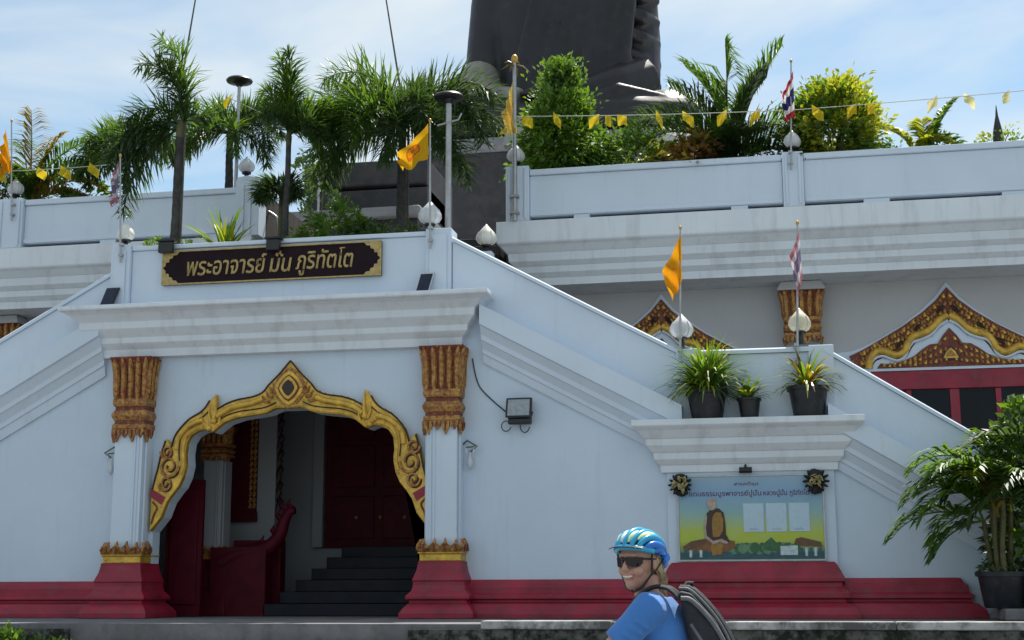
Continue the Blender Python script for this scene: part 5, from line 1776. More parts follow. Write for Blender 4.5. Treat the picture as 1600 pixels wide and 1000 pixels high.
# dark palms behind the terrace parapet
palm(bp(356, 310, 19.3, ZBED), 1.0, [(165, 66, 1.1, 120), (150, 80, 0.9, 90), (15, 66, 1.15, 120), (5, 52, 1.05, 135), (180, 35, 1.15, 125), (195, 5, 1.1, 85), (340, 25, 1.1, 120), (350, 0, 1.0, 95), (230, 15, 1.0, 110), (300, 10, 1.0, 110), (35, 78, 0.9, 110), (90, 72, 0.8, 100), (185, 15, 1.3, 80)],
     'mop-headed dark palm beside the slim disc lamp post', 'plume', 0.06, 'lf_dark', seed=5, leaf2='lf_mid')
palm(bp(196, 320, 19.3, ZBED), 0.85, [(170, 60, 0.95, 125), (185, 30, 1.0, 115), (200, 5, 0.95, 85), (20, 60, 0.9, 130), (250, 20, 0.9, 110), (150, 75, 0.85, 100), (230, 45, 0.9, 130), (90, 70, 0.8, 90), (178, -10, 0.9, 65)],
     'dark bushy palm half hidden behind the drooping faded striped flag', 'plume', 0.05, 'lf_dark', seed=6, leaf2='lf_mid')
# fan of yellowish fronds
palm(bp(58, 305, 19.3, ZBED), 0.15, [(140, 94, 1.55, 15), (168, 80, 1.4, 85), (160, 68, 1.4, 85), (15, 76, 1.5, 60), (8, 60, 1.5, 75), (25, 66, 1.35, 60), (180, 58, 1.35, 95), (0, 46, 1.35, 80), (250, 66, 0.9, 70), (300, 60, 0.9, 70), (60, 84, 1.4, 35), (130, 84, 1.4, 45), (5, 30, 1.0, 60), (178, 35, 1.1, 80)],
     'cluster palm with a fan of yellowing fronds by the orange flag', 'feather', 0.02, 'lf_mid', stems=4, seed=7, leaf2='lf_gold', crownshaft=False, name='cluster_palm')
# cluster palm by the statue knee
palm(bp(1140, 238, 19.5, ZBED), 0.15, [(170, 96, 2.0, 10), (160, 84, 1.9, 40), (182, 76, 1.75, 100), (190, 66, 1.5, 110), (2, 74, 2.05, 22), (20, 82, 1.6, 25), (355, 62, 1.7, 90), (350, 50, 1.45, 105), (190, 55, 1.1, 110), (340, 42, 1.1, 100), (250, 64, 0.8, 90), (300, 64, 0.9, 90), (178, 88, 1.6, 60), (5, 88, 1.5, 40)],
     'airy cluster palm with thin upright fronds between the statue and the striped flag', 'feather', 0.022, 'lf_dark', stems=4, seed=8, leaf2='lf_mid', crownshaft=False, name='cluster_palm', lw=0.75, lmax=0.50, n=96)
palm(bp(1428, 212, 19.4, ZBED), 0.2, [(150, 66, 0.75, 60), (25, 66, 0.95, 20), (20, 40, 0.75, 60), (90, 80, 0.7, 50), (330, 35, 0.55, 70)],
     'small broad-leaved young palm beyond the yellow-green shrub', 'feather', 0.02, 'lf_mid', stems=2, seed=9, leaf2='lf_yel', crownshaft=False, name='young_palm', lw=2.6, n=26, lmax=0.26)

# shrubs on the terrace
shrub(bp(878, 255, 19.35, ZBED), 1.78, 0.66, 'cone', 'lf_lite', 'dense conical green shrub standing before the statue lap', 15000, 0.095, 170, seed=11, leaf2='lf_mid')
shrub(bp(990, 245, 19.6, ZBED), 0.80, 0.70, 'low', 'lf_mid', 'low mixed green shrub beside the conical shrub', 2600, 0.10, 56, seed=12, leaf2='lf_lite')
shrub(bp(1085, 242, 19.3, ZBED), 0.46, 0.62, 'low', 'lf_dry', 'low dry brown shrub hanging over the parapet below the statue knee', 1500, 0.13, 36, seed=13, leaf2='lf_gold')
shrub(bp(1040, 230, 19.9, ZBED), 0.80, 0.45, 'ball', 'lf_yel', 'small yellow-green bush between the dry shrub and the statue', 700, 0.10, 22, seed=14, leaf2='lf_mid')
shrub(bp(1302, 225, 19.35, ZBED), 1.22, 0.60, 'ball', 'lf_yel', 'bright yellow-green rounded shrub beside the striped flag', 9000, 0.105, 120, seed=15, leaf2='lf_lite')
shrub(bp(1290, 225, 19.2, ZBED), 0.62, 0.72, 'low', 'lf_mid', 'dark green undergrowth at the foot of the yellow-green shrub', 1300, 0.09, 34, seed=16, leaf2='lf_dark')
shrub(bp(1465, 212, 19.6, ZBED), 0.52, 0.22, 'ball', 'lf_mid', 'thin upright green shrub beside the small young palm', 420, 0.07, 20, seed=17)
shrub(bp(1560, 210, 19.4, ZBED), 0.42, 0.44, 'low', 'lf_lite', 'loose flowering shrub around the dark spire', 420, 0.07, 20, seed=18, leaf2='lf_yel')
shrub(bp(1180, 236, 19.3, ZBED), 0.40, 0.40, 'low', 'lf_mid', 'low green shrub between the airy palm and the striped flag', 500, 0.08, 18, seed=19)
shrub(bp(1395, 216, 19.2, ZBED), 0.26, 0.45, 'low', 'lf_lite', 'low fresh green ground shrub before the small young palm', 420, 0.08, 16, seed=20)
shrub(bp(132, 300, 19.3, ZBED), 0.62, 0.34, 'ball', 'lf_mid', 'open broad-leaved shrub behind the yellow pennants', 420, 0.11, 22, seed=21, leaf2='lf_lite', aspect=0.6)
shrub(bp(20, 310, 19.6, ZBED), 0.60, 0.5, 'ball', 'lf_dark', 'dark green shrub at the foot of the yellowing cluster palm', 700, 0.09, 26, seed=22)
shrub(bp(495, 345, 22.9, 6.5), 3.05, 0.42, 'ball', 'lf_dark', 'small dark tree beside the altar under the distant disc lamp', 1100, 0.12, 34, seed=23, name='small_tree', cat='tree')
# in the trough
shrub(bp(525, 365, 16.75, ZTUB), 0.72, 0.36, 'ball', 'lf_lite', 'leafy bright green bush behind the second half of the name board', 620, 0.12, 26, seed=24, leaf2='lf_mid', aspect=0.34)
shrub(bp(485, 368, 16.5, ZTUB), 0.26, 0.26, 'low', 'lf_lite', 'low bright green tuft behind the middle of the name board', 420, 0.08, 16, seed=25)
shrub(bp(600, 360, 16.7, ZTUB), 0.26, 0.42, 'low', 'lf_mid', 'low dark green plants behind the end of the name board', 800, 0.08, 30, seed=26, leaf2='lf_dark')
shrub(bp(575, 360, 16.9, ZTUB), 0.40, 0.22, 'ball', 'lf_dark', 'dark leafy plant between bright bush and broad palm', 360, 0.08, 16, seed=27)
shrub(bp(245, 370, 16.6, ZTUB), 0.28, 0.16, 'ball', 'lf_lite', 'thin leafy plant at one side of the tall slim palm foot', 160, 0.07, 12, seed=28)
shrub(bp(298, 368, 16.6, ZTUB), 0.22, 0.14, 'ball', 'lf_mid', 'small leafy plant between the tall slim palm and the spiky plant', 140, 0.07, 10, seed=29)
shrub(bp(648, 356, 16.6, ZTUB), 0.30, 0.14, 'ball', 'lf_dark', 'small dark plant beside the yellow wheel flag pole', 160, 0.07, 12, seed=30)
spiky(bp(352, 372, 16.5, ZTUB), 60, 0.66, 'lf_lite', 'spiky strap-leaved plant behind the name board near the slim lamp post', 0.016, 31, leaf2='lf_yel', arch=0.8)
# dark spire ornament on the terrace
q = bp(1558, 190, 19.3, ZBED)
SPI = thing('spire_ornament', q, 'dark slender spire standing in the flowering shrub', 'ornament')
MB().lathe(q, [(0.09, 0), (0.10, 0.15), (0.07, 0.25), (0.075, 0.32), (0.055, 0.45), (0.02, 0.62), (0.004, 0.78)], 12).build('spire', M['granite'], SPI, smooth=40)
MB().lathe((q.x, q.y, q.z - 0.002), [(0.13, 0), (0.13, 0.05), (0.10, 0.07)], 12).build('foot', M['granite'], SPI, smooth=40)


# ---- potted plants
def pot(T, c, r, h, n=24):
    MB().lathe(c, [(r * 0.74, 0), (r * 0.78, h * 0.04), (r * 0.98, h * 0.86), (r * 1.08, h * 0.865), (r * 1.10, h * 0.99), (r * 1.02, h), (r * 0.92, h * 0.97), (r * 0.9, h * 0.88)], n).build('pot', M['pot'], T, smooth=35)
    MB().lathe((c[0], c[1], c[2] + h * 0.84), [(r * 0.9, 0), (r * 0.5, 0.012), (0.01, 0.02)], 16).build('soil', M['soil'], T)


ZL = 3.368
YPOT = YF - 0.20
rng = random.Random(40)
q = bp(1105, 645, YPOT, ZL)
T = thing('potted_plant', q, 'bushy strap-leaved plant spilling over a black pot under the orange flag', 'potted plant', 'pots on the landing cornice')
pot(T, q, 0.22, 0.32)
add_straps(T, q + Vector((0, 0, 0.29)), 170, 0.72, 'lf_lite', 0.013, rng, 1.0, 'lf_mid', 1.45)
add_straps(T, q + Vector((0.05, -0.05, 0.29)), 50, 0.56, 'lf_yel', 0.012, rng, 0.5, 'lf_lite', 1.5)
add_straps(T, q + Vector((0, 0, 0.25)), 70, 0.62, 'lf_dark', 0.011, rng, 1.0, 'lf_dry', 2.8)
add_straps(T, q + Vector((0.02, -0.04, 0.29)), 130, 0.66, 'lf_lite', 0.012, rng, 1.0, 'lf_yel', 2.3)
q = bp(1171, 643, YPOT - 0.02, ZL)
T = thing('potted_plant', q, 'small sparse plant in the smallest black pot between two larger pots', 'potted plant', 'pots on the landing cornice')
pot(T, q, 0.125, 0.225)
add_straps(T, q + Vector((0, 0, 0.20)), 46, 0.36, 'lf_mid', 0.012, rng, 1.0, 'lf_yel', 1.6)
q = bp(1264, 641, YPOT, ZL)
T = thing('potted_plant', q, 'yellowing strap-leaved plant in a wide black pot under the faded striped flag', 'potted plant', 'pots on the landing cornice')
pot(T, q, 0.215, 0.335)
add_straps(T, q + Vector((0, 0, 0.30)), 60, 0.50, 'lf_lite', 0.014, rng, 1.0, 'lf_gold', 1.9)
add_straps(T, q + Vector((-0.03, -0.03, 0.30)), 40, 0.56, 'lf_yel', 0.013, rng, 1.0, 'lf_dry', 2.3)

# big potted palms by the stair end, on a low concrete block
MB().box(2.02, 6.5, 14.6, 15.6, ZP + 0.004, 1.31).build('pot_stand', M['concrete'], platform, bevel=0.02)
q = bp(1568, 948, 15.05, 1.312)
T = palm(q + Vector((0, 0, 0.28)), 0.95, [(170, 62, 0.97, 120), (182, 50, 1.05, 105), (160, 74, 0.88, 105), (195, 40, 1.01, 110), (188, 72, 0.80, 110), (205, 58, 0.84, 100), (240, 50, 0.59, 110), (20, 60, 0.76, 110), (0, 50, 0.76, 100), (340, 45, 0.67, 100), (178, 25, 1.01, 80), (300, 55, 0.59, 110), (90, 78, 0.76, 60), (172, 40, 1.18, 95), (260, 65, 0.50, 110), (190, 5, 0.84, 70), (185, -10, 0.67, 60)],
         'potted cluster palm arching over the red plinth end in a large black tub', 'feather', 0.026, 'lf_lite', stems=6, seed=41, leaf2='lf_mid', crownshaft=False, name='potted_palm', group='potted palms at the stair end', cat='potted plant', n=34, lw=1.2)
pot(T, q, 0.235, 0.36)
frond(random.Random(1), q + Vector((0.0, -0.1, 0.9)), R(200), R(75), 0.6, R(60), 'feather', 2.0, 26).build('yellow_frond', M['lf_gold'], T, fix=False)
frond(random.Random(2), q + Vector((0.12, -0.1, 0.95)), R(70), R(82), 0.55, R(30), 'feather', 2.0, 26).build('yellow_frond', M['lf_yel'], T, fix=False)
q2 = bp(1640, 950, 15.1, 1.312)
T = palm(q2 + Vector((0, 0, 0.28)), 1.0, [(165, 60, 1.1, 110), (185, 50, 1.0, 120), (150, 72, 1.0, 90), (200, 40, 1.0, 110), (225, 50, 0.9, 110), (180, 75, 0.9, 100), (20, 60, 1.0, 110), (340, 50, 0.9, 100), (270, 55, 0.9, 110), (250, 30, 0.9, 90), (100, 70, 0.9, 80)],
         'taller dark potted palm in the second black tub beside the arching one', 'feather', 0.03, 'lf_dark', stems=5, seed=42, leaf2='lf_mid', crownshaft=False, name='potted_palm', group='potted palms at the stair end', cat='potted plant', n=34, lw=1.25)
pot(T, q2, 0.25, 0.38)
shrub(bp(1615, 930, 15.35, 1.312) + Vector((0.05, 0.05, 0)), 2.08, 0.50, 'ball', 'lf_dark', 'dense dark leafy shrub behind the potted palms', 2600, 0.15, 60, seed=43, leaf2='lf_lite', aspect=0.4, stems=8)
shrub(bp(1560, 905, 15.0, 1.65), 0.14, 0.16, 'low', 'lf_dark', 'low creeping plant covering the soil of the arching palm tub', 200, 0.05, 12, seed=44)

# planting strip below the platform edge
for px_, sd, lb, lf in ((20, 51, 'taller leafy roadside bush a step away from the platform steps', 'lf_mid'), (75, 52, 'low roadside bush touching the platform steps', 'lf_dark')):
    q = at(px_, 1000, 12.85)
    shrub(Vector((q.x, 12.85, 0.0)), 1.10 if px_ == 20 else 1.0, 0.40, 'ball', lf, lb, 1500, 0.08, 40, seed=sd, leaf2='lf_lite', group='bushes below the platform')
for i, px_ in enumerate((660, 720, 790, 860, 1180, 1260, 1350, 1440, 1520, 1590)):
    q = at(px_, 1000, 12.9)
    where = ('right beside the platform steps', 'one bush along from the platform steps', 'between the steps and the cyclist', 'next to the cyclist in front of the plain plinth', 'under the banner behind the backpack', 'under the banner end away from the cyclist', 'where banner plinth meets low plinth', 'under the plain wall beyond the banner', 'under the red plinth end', 'under the potted palms')[i]
    shrub(Vector((q.x, 12.88, 0.0)), 0.88 + 0.05 * (i % 3), 0.26, 'ball', 'lf_dark', 'low dark kerb bush ' + where, 420, 0.07, 20, seed=60 + i, group='dark bushes below the platform kerb')

# ================================================================== CYCLIST
M['skin'] = surf('cyclist_skin', (0.50, 0.27, 0.19), 0.5, 0, var=0.08, vscale=14, bump=0.06, bscale=120, col2=(0.46, 0.20, 0.15), cp=(0.55, 0.8))  # plain skin tone with faint random mottling
M['lips'] = surf('lips', (0.42, 0.13, 0.12), 0.4, 0, bump=0)
M['teeth'] = surf('teeth', (0.72, 0.70, 0.64), 0.3, 0, var=0.03, bump=0)
M['hair'] = surf('blonde_hair', (0.52, 0.38, 0.20), 0.5, 0, var=0.35, vscale=40, bump=0.3, bscale=120)
M['shirt'] = surf('blue_sport_shirt', (0.045, 0.19, 0.52), 0.75, 0, var=0.12, vscale=6, bump=0.15, bscale=400, sheen=0.2)
M['shorts'] = surf('dark_cycling_shorts', (0.02, 0.02, 0.028), 0.7, 0)
M['h_cyan'] = surf('cyan_helmet_shell', (0.03, 0.38, 0.62), 0.25, 0, var=0.1, bump=0)
M['h_blue'] = surf('blue_helmet_shell', (0.02, 0.17, 0.58), 0.25, 0, var=0.1, bump=0)
M['h_pale'] = surf('pale_lime_helmet_stripe', (0.62, 0.78, 0.42), 0.28, 0, var=0.1, bump=0)
M['h_white'] = surf('white_helmet_trim', (0.70, 0.74, 0.74), 0.3, 0, var=0.08, bump=0)
M['shade'] = surf('sunglass_lens', (0.010, 0.008, 0.012), 0.08, 0, bump=0)
M['pack'] = surf('black_backpack_fabric', (0.022, 0.024, 0.03), 0.75, 0, var=0.3, vscale=20, bump=0.4, bscale=220)
M['pack_grey'] = surf('grey_backpack_trim', (0.13, 0.14, 0.15), 0.6, 0, var=0.2, vscale=20)
M['shoe'] = surf('shoe', (0.12, 0.12, 0.13), 0.7, 0)
M['frame'] = surf('bicycle_paint', (0.10, 0.10, 0.11), 0.3, 0.3, bump=0)

V = Vector
PER = thing('person', (-0.42, 5.95, 0.0), 'cyclist in blue shirt, blue helmet and sunglasses turning toward the road, astride a bicycle', 'person')
HF = V((-0.50, -0.866, 0.0)).normalized()          # facing of the head
HS = V((-HF.y, HF.x, 0))                          # lateral axis of the head
HU = V((0, 0, 1))
HC = V((-0.622, 5.88, 1.615))
tiltM = Matrix.Rotation(R(4), 3, HS)


def H(f, s, u):
    return HC + tiltM @ (HF * f + HS * s + HU * u)


HM = Matrix((HF, HS, HU)).transposed()
HM = tiltM @ HM
LS, RS_ = V((-0.565, 5.755, 1.425)), V((-0.60, 6.095, 1.425))
LE, RE_ = V((-0.755, 5.70, 1.225)), V((-0.80, 6.17, 1.22))
LW, RW = V((-0.965, 5.74, 1.075)), V((-0.975, 6.14, 1.075))


def torso(g):
    lat = V((0.06, 1, 0)).normalized()
    secs = []
    for cx, cy, cz, a, b_ in ((-0.40, 5.95, 0.90, 0.155, 0.125), (-0.415, 5.95, 0.98, 0.165, 0.125), (-0.445, 5.945, 1.08, 0.145, 0.105), (-0.485, 5.94, 1.20, 0.15, 0.108), (-0.525, 5.93, 1.32, 0.168, 0.115), (-0.56, 5.925, 1.40, 0.165, 0.10), (-0.575, 5.92, 1.445, 0.125, 0.08), (-0.585, 5.915, 1.48, 0.07, 0.062)):
        fw = V((1, -0.06, 0.33)).normalized()
        secs.append((V((cx, cy, cz)), lat * (a + g), fw * (b_ + g)))
    return secs


body = MB()
body.loft(torso(-0.012), 24)
body.tube([V((-0.58, 5.915, 1.44)), V((-0.595, 5.905, 1.50)), HC + V((0.03, 0.03, -0.05))], [0.062, 0.054, 0.056], 14)
# head: cranium, jaw, cheeks, nose, chin, ears
body.ellip(H(-0.012, 0, 0.025), (0.098, 0.077, 0.098), HM, 24, 16)
body.ellip(H(0.030, 0, -0.045), (0.058, 0.052, 0.068), HM, 20, 12)
body.ellip(H(0.058, 0, -0.086), (0.031, 0.027, 0.026), HM)
for m in (1, -1):
    body.ellip(H(0.058, 0.034 * m, -0.030), (0.030, 0.027, 0.027), HM)
    body.ellip(H(-0.005, 0.078 * m, -0.005), (0.020, 0.010, 0.030), HM)
body.ellip(H(0.070, 0, 0.035), (0.024, 0.050, 0.016), HM)
body.tube([H(0.082, 0, 0.018), H(0.098, 0, -0.004), H(0.108, 0, -0.022), H(0.094, 0, -0.032)], [0.010, 0.0115, 0.0135, 0.009], 10)
for m in (1, -1):
    body.ellip(H(0.094, 0.010 * m, -0.027), (0.011, 0.008, 0.008), HM, 10, 8)
body.ellip(H(0.080, 0, -0.050), (0.016, 0.027, 0.016), HM, 12, 8)


def limb(P, rad, n=14):
    k = 5
    sp_ = spline(P, k)
    rr = []
    for i in range(len(sp_)):
        t = i / k
        j = min(len(rad) - 2, int(t))
        rr.append(lerp(rad[j], rad[j + 1], t - j))
    body.tube(sp_, rr, n)


for S_, E_, W_, sg in ((LS, LE, LW, -1), (RS_, RE_, RW, 1)):
    body.tube([S_, S_.lerp(E_, 0.5), E_], [0.056, 0.050, 0.041], 14)
    body.tube([E_, E_.lerp(W_, 0.35), W_], [0.041, 0.040, 0.026], 14)
    body.ellip(E_, (0.042, 0.042, 0.042))
    # hand closed round the grip: palm, four fingers, thumb
    hd = (W_ - E_).normalized()
    palm_c = W_ + hd * 0.045
    body.ellip(palm_c, (0.045, 0.036, 0.020), Matrix(((hd.x, 0, 0), (hd.y, 1, 0), (hd.z, 0, 1))), 12, 8)
    for k in range(4):
        yy = W_.y + (k - 1.5) * 0.019
        p0 = V((palm_c.x - 0.032, yy, palm_c.z + 0.004))
        ln = (0.9, 1.0, 0.96, 0.8)[k]
        body.tube([p0, p0 + V((-0.030 * ln, 0, -0.008)), p0 + V((-0.042 * ln, 0, -0.030)), p0 + V((-0.022 * ln, 0, -0.048))], [0.010, 0.0095, 0.009, 0.008], 8)
    tb = V((palm_c.x + 0.005, W_.y - sg * 0.034, palm_c.z - 0.004))
    body.tube([tb, tb + V((-0.028, -sg * 0.012, -0.016)), tb + V((-0.046, 0.0, -0.034))], [0.012, 0.011, 0.009], 8)
# legs: near foot on its pedal, far foot on the road
limb([V((-0.42, 5.87, 0.93)), V((-0.60, 5.86, 0.86)), V((-0.80, 5.85, 0.74)), V((-0.76, 5.85, 0.55)), V((-0.68, 5.85, 0.36))], [0.090, 0.082, 0.058, 0.054, 0.034])
limb([V((-0.42, 6.03, 0.93)), V((-0.45, 6.07, 0.72)), V((-0.49, 6.12, 0.50)), V((-0.47, 6.16, 0.28)), V((-0.44, 6.19, 0.09))], [0.090, 0.080, 0.056, 0.052, 0.034])
body.build('body', M['skin'], PER, remesh=(0.0052, 3))
# clothes
sh = MB()
sh.loft(torso(0.010)[1:7], 28)
for S_, E_ in ((LS, LE), (RS_, RE_)):
    c0 = S_.lerp(V((-0.56, 5.925, 1.40)), 0.35)
    sh.tube([c0, S_ + V((0, 0, 0.004)), S_.lerp(E_, 0.35), S_.lerp(E_, 0.72)], [0.078, 0.073, 0.066, 0.066], 18)
rng = random.Random(3)
for k in range(7):
    a_ = rng.uniform(-0.6, 0.2)
    p0 = V((-0.56 + 0.03 * k, 5.83 - 0.006 * k, 1.36 - 0.06 * k))
    sh.tube([p0 + V((-0.06, 0.01, -0.03)), p0 + V((0.0, -0.012, 0.0)), p0 + V((0.07, 0.015, -0.05))], [0.008, 0.016, 0.006], 8)
for k in range(4):
    p0 = LS.lerp(LE, 0.25 + 0.13 * k)
    sh.tube([p0 + V((-0.045, -0.045, 0.02)), p0 + V((0.0, -0.068, -0.005)), p0 + V((0.05, -0.045, -0.035))], [0.005, 0.011, 0.005], 8)
sh.build('shirt', M['shirt'], PER, remesh=(0.0055, 3))
so_ = MB()
so_.loft(torso(0.004)[:3], 24)
so_.tube([V((-0.42, 5.87, 0.94)), V((-0.60, 5.86, 0.865)), V((-0.72, 5.855, 0.80))], [0.104, 0.094, 0.084], 16)
so_.tube([V((-0.42, 6.03, 0.94)), V((-0.45, 6.07, 0.74)), V((-0.475, 6.10, 0.62))], [0.104, 0.094, 0.084], 16)
so_.build('shorts', M['shorts'], PER, remesh=(0.008, 3))
for c, d in ((V((-0.70, 5.85, 0.31)), 0), (V((-0.47, 6.19, 0.045)), 0)):
    f = MB()
    f.ellip(c + V((-0.05, 0, 0)), (0.13, 0.045, 0.042), None, 16, 10)
    f.ellip(c + V((0.03, 0, 0.03)), (0.055, 0.042, 0.05), None, 14, 8)
    f.build('shoe', M['shoe'], PER, remesh=(0.008, 2))
# face details
mo = MB()
mo.tube([H(0.080, sx_, uu) for sx_, uu in ((-0.033, -0.048), (-0.020, -0.057), (0, -0.061), (0.020, -0.057), (0.033, -0.048))], [0.003, 0.0075, 0.009, 0.0075, 0.003], 8)
mo.tube([H(0.085, sx_, uu) for sx_, uu in ((-0.033, -0.046), (-0.018, -0.0465), (0, -0.047), (0.018, -0.0465), (0.033, -0.046))], [0.003, 0.0055, 0.006, 0.0055, 0.003], 8)
for k in (0, 1):
    pass
mo.build('lips', M['lips'], PER, smooth=80)
MB().tube([H(0.0915 - abs(sx_) * 0.22, sx_, uu) for sx_, uu in ((-0.026, -0.0495), (-0.013, -0.0525), (0, -0.0535), (0.013, -0.0525), (0.026, -0.0495))], [0.002, 0.0048, 0.0052, 0.0048, 0.002], 8).build('teeth', M['teeth'], PER, smooth=80)
sg_ = MB()
for m in (1, -1):
    fr_, bk_ = [], []
    for i in range(9):
        t = i / 8
        sl_ = lerp(0.007, 0.066, t)
        ff = 0.1005 - 8.5 * sl_ * sl_
        up_ = 0.030 - 0.004 * t
        dn_ = lerp(-0.002, -0.013, min(1, t * 2.2)) + max(0, t - 0.75) * 0.05
        fr_ += [H(ff + 0.004, sl_ * m, dn_), H(ff + 0.004, sl_ * m, up_)]
        bk_ += [H(ff - 0.003, sl_ * m, dn_), H(ff - 0.003, sl_ * m, up_)]
    n_ = len(fr_)
    sg_.add(fr_ + bk_, [(2 * i, 2 * i + 1, 2 * i + 3, 2 * i + 2) for i in range(8)] + [(n_ + 2 * i, n_ + 2 * i + 2, n_ + 2 * i + 3, n_ + 2 * i + 1) for i in range(8)] + [(2 * i + 1, n_ + 2 * i + 1, n_ + 2 * i + 3, 2 * i + 3) for i in range(8)] + [(2 * i, 2 * i + 2, n_ + 2 * i + 2, n_ + 2 * i) for i in range(8)] + [(0, n_, n_ + 1, 1), (n_ - 2, n_ - 1, 2 * n_ - 1, 2 * n_ - 2)])
    sg_.tube([H(0.062, 0.066 * m, 0.020), H(0.035, 0.079 * m, 0.017), H(-0.01, 0.083 * m, 0.012)], 0.0045, 6)
sg_.tube([H(0.101, -0.010, 0.021), H(0.1045, 0, 0.022), H(0.101, 0.010, 0.021)], 0.005, 6)
sg_.build('sunglasses', M['shade'], PER, smooth=70)
# hair: sheaf of strands from under the helmet to the shoulder
rng = random.Random(9)
hm = MB()
for k in range(150):
    an = rng.uniform(0.42, 1.0) * PI * (1 if rng.random() < 0.5 else -1)
    r0 = H(0.088 * math.cos(an) - 0.01, 0.081 * math.sin(an), 0.0 + rng.uniform(-0.02, 0.03))
    back = H(-0.095 + rng.uniform(-0.02, 0.03), 0.05 * math.sin(an) + rng.uniform(-0.02, 0.02), -0.085)
    end = H(-0.105 + rng.uniform(-0.045, 0.035), 0.035 * math.sin(an) + rng.uniform(-0.035, 0.03), -0.15 - rng.uniform(0.0, 0.035))
    P = spline([r0, r0.lerp(back, 0.5) + (r0 - HC) * 0.08, back, end], 4)
    hm.tube(P, [0.0045 * (1 - 0.7 * i / (len(P) - 1)) for i in range(len(P))], 5)
hm.build('hair', M['hair'], PER, smooth=70)
# helmet: dark liner, ribs with vents between, visor, straps
HTM = Matrix.Rotation(R(-11), 3, HS)               # brow high, nape low


def HH(f, s, u):
    return HC + V((0, 0, 0.040)) + HTM @ (HF * f + HS * s + HU * u)


def dome(th, ph, k=1.0):
    """th 0..pi front to back over the top, ph lateral"""
    a, b_, c = 0.116 * k, 0.094 * k, 0.094 * k
    return HH(a * math.cos(th) * math.cos(ph) - 0.012, b_ * math.sin(ph), c * math.sin(th) * math.cos(ph) + 0.002)


ln_ = MB()
rings = []
for i in range(17):
    th = PI * i / 16
    rings.append([dome(th, -PI / 2 * 0.98 + PI * 0.98 * j / 16, 0.93) for j in range(17)])
vs = [p for r_ in rings for p in r_]
ln_.add(vs, [(i * 17 + j, i * 17 + j + 1, (i + 1) * 17 + j + 1, (i + 1) * 17 + j) for i in range(16) for j in range(16)])
hel = ln_.build('helmet', M['black'], PER, smooth=80, fix=False)
ribs = [(-1.18, 'h_blue', 0.019), (-0.80, 'h_cyan', 0.017), (-0.42, 'h_cyan', 0.0155), (0.0, 'h_cyan', 0.016), (0.42, 'h_cyan', 0.0155), (0.80, 'h_cyan', 0.017), (1.18, 'h_blue', 0.019)]
for ph, mt, w in ribs:
    P = [dome(lerp(0.10, PI - 0.02, i / 18), ph * (0.80 + 0.26 * math.sin(PI * i / 18)), 1.0 + 0.02 * math.sin(PI * i / 18)) for i in range(19)]
    MB().tube(P, [w * (0.55 + 0.50 * math.sin(PI * (0.1 + 0.82 * i / 18))) for i in range(19)], 10).build('shell_rib', M[mt], hel, smooth=60)
for ph, mt, t0, t1, w in ((-0.61, 'h_pale', 0.12, 0.52, 0.017), (-1.0, 'h_pale', 0.12, 0.72, 0.016), (0.62, 'h_pale', 0.15, 0.6, 0.017), (0.21, 'h_pale', 0.08, 0.35, 0.012), (-0.21, 'h_white', 0.08, 0.3, 0.011), (-0.22, 'h_cyan', 0.5, 0.8, 0.014), (0.22, 'h_cyan', 0.45, 0.8, 0.014), (-0.62, 'h_cyan', 0.62, 0.9, 0.015), (0.62, 'h_cyan', 0.68, 0.9, 0.015)):
    P = [dome(lerp(t0, t1, i / 8) * PI, lerp(ph * 0.86, ph * 1.08, i / 8), 1.045) for i in range(9)]
    MB().tube(P, [w * math.sin(PI * (0.08 + 0.84 * i / 8)) + 0.002 for i in range(9)], 8, flat=0.6).build('shell_stripe', M[mt], hel, smooth=60)
# rim and tail
P = [dome(0.02, lerp(-1.3, 1.3, i / 14), 1.01) for i in range(15)]
MB().tube(P, 0.013, 8).build('brow_rim', M['h_cyan'], hel, smooth=60)
for sg in (-1, 1):
    P = [dome(lerp(0.03, PI, i / 12), sg * 1.40, 1.0) + HTM @ (HU * -0.004) for i in range(13)]
    MB().tube(P, [lerp(0.011, 0.022, i / 12) for i in range(13)], 8).build('side_rim', M['h_blue'], hel, smooth=60)
tl = MB()
tl.tube([HH(-0.108, -0.068, 0.006), HH(-0.122, -0.03, -0.004), HH(-0.122, 0.03, -0.004), HH(-0.108, 0.068, 0.006)], [0.022, 0.026, 0.026, 0.022], 10)
tl.tube([HH(-0.07, -0.088, -0.008), HH(-0.105, -0.06, -0.026), HH(-0.114, 0.0, -0.030), HH(-0.105, 0.06, -0.026), HH(-0.07, 0.088, -0.008)], [0.014, 0.020, 0.021, 0.020, 0.014], 10)
tl.build('tail_shell', M['h_blue'], hel, smooth=60)
vz = MB()
vr = []
for j in range(11):
    s_ = lerp(-0.085, 0.085, j / 10)
    e = 1 - (s_ / 0.095) ** 2
    vr.append((HH(0.080 + 0.024 * e, s_, 0.006), HH(0.088 + 0.050 * e, s_ * 1.02, -0.004)))
vs = [p for a_, b_ in vr for p in (a_, b_)]
vs2 = [p + V((0, 0, 0.004)) for p in vs]
nn = len(vs)
vz.add(vs + vs2, [(2 * j, 2 * j + 1, 2 * j + 3, 2 * j + 2) for j in range(10)] + [(nn + 2 * j, nn + 2 * j + 2, nn + 2 * j + 3, nn + 2 * j + 1) for j in range(10)] + [(2 * j + 1, nn + 2 * j + 1, nn + 2 * j + 3, 2 * j + 3) for j in range(10)])
vz.build('visor', M['black'], hel, smooth=40)
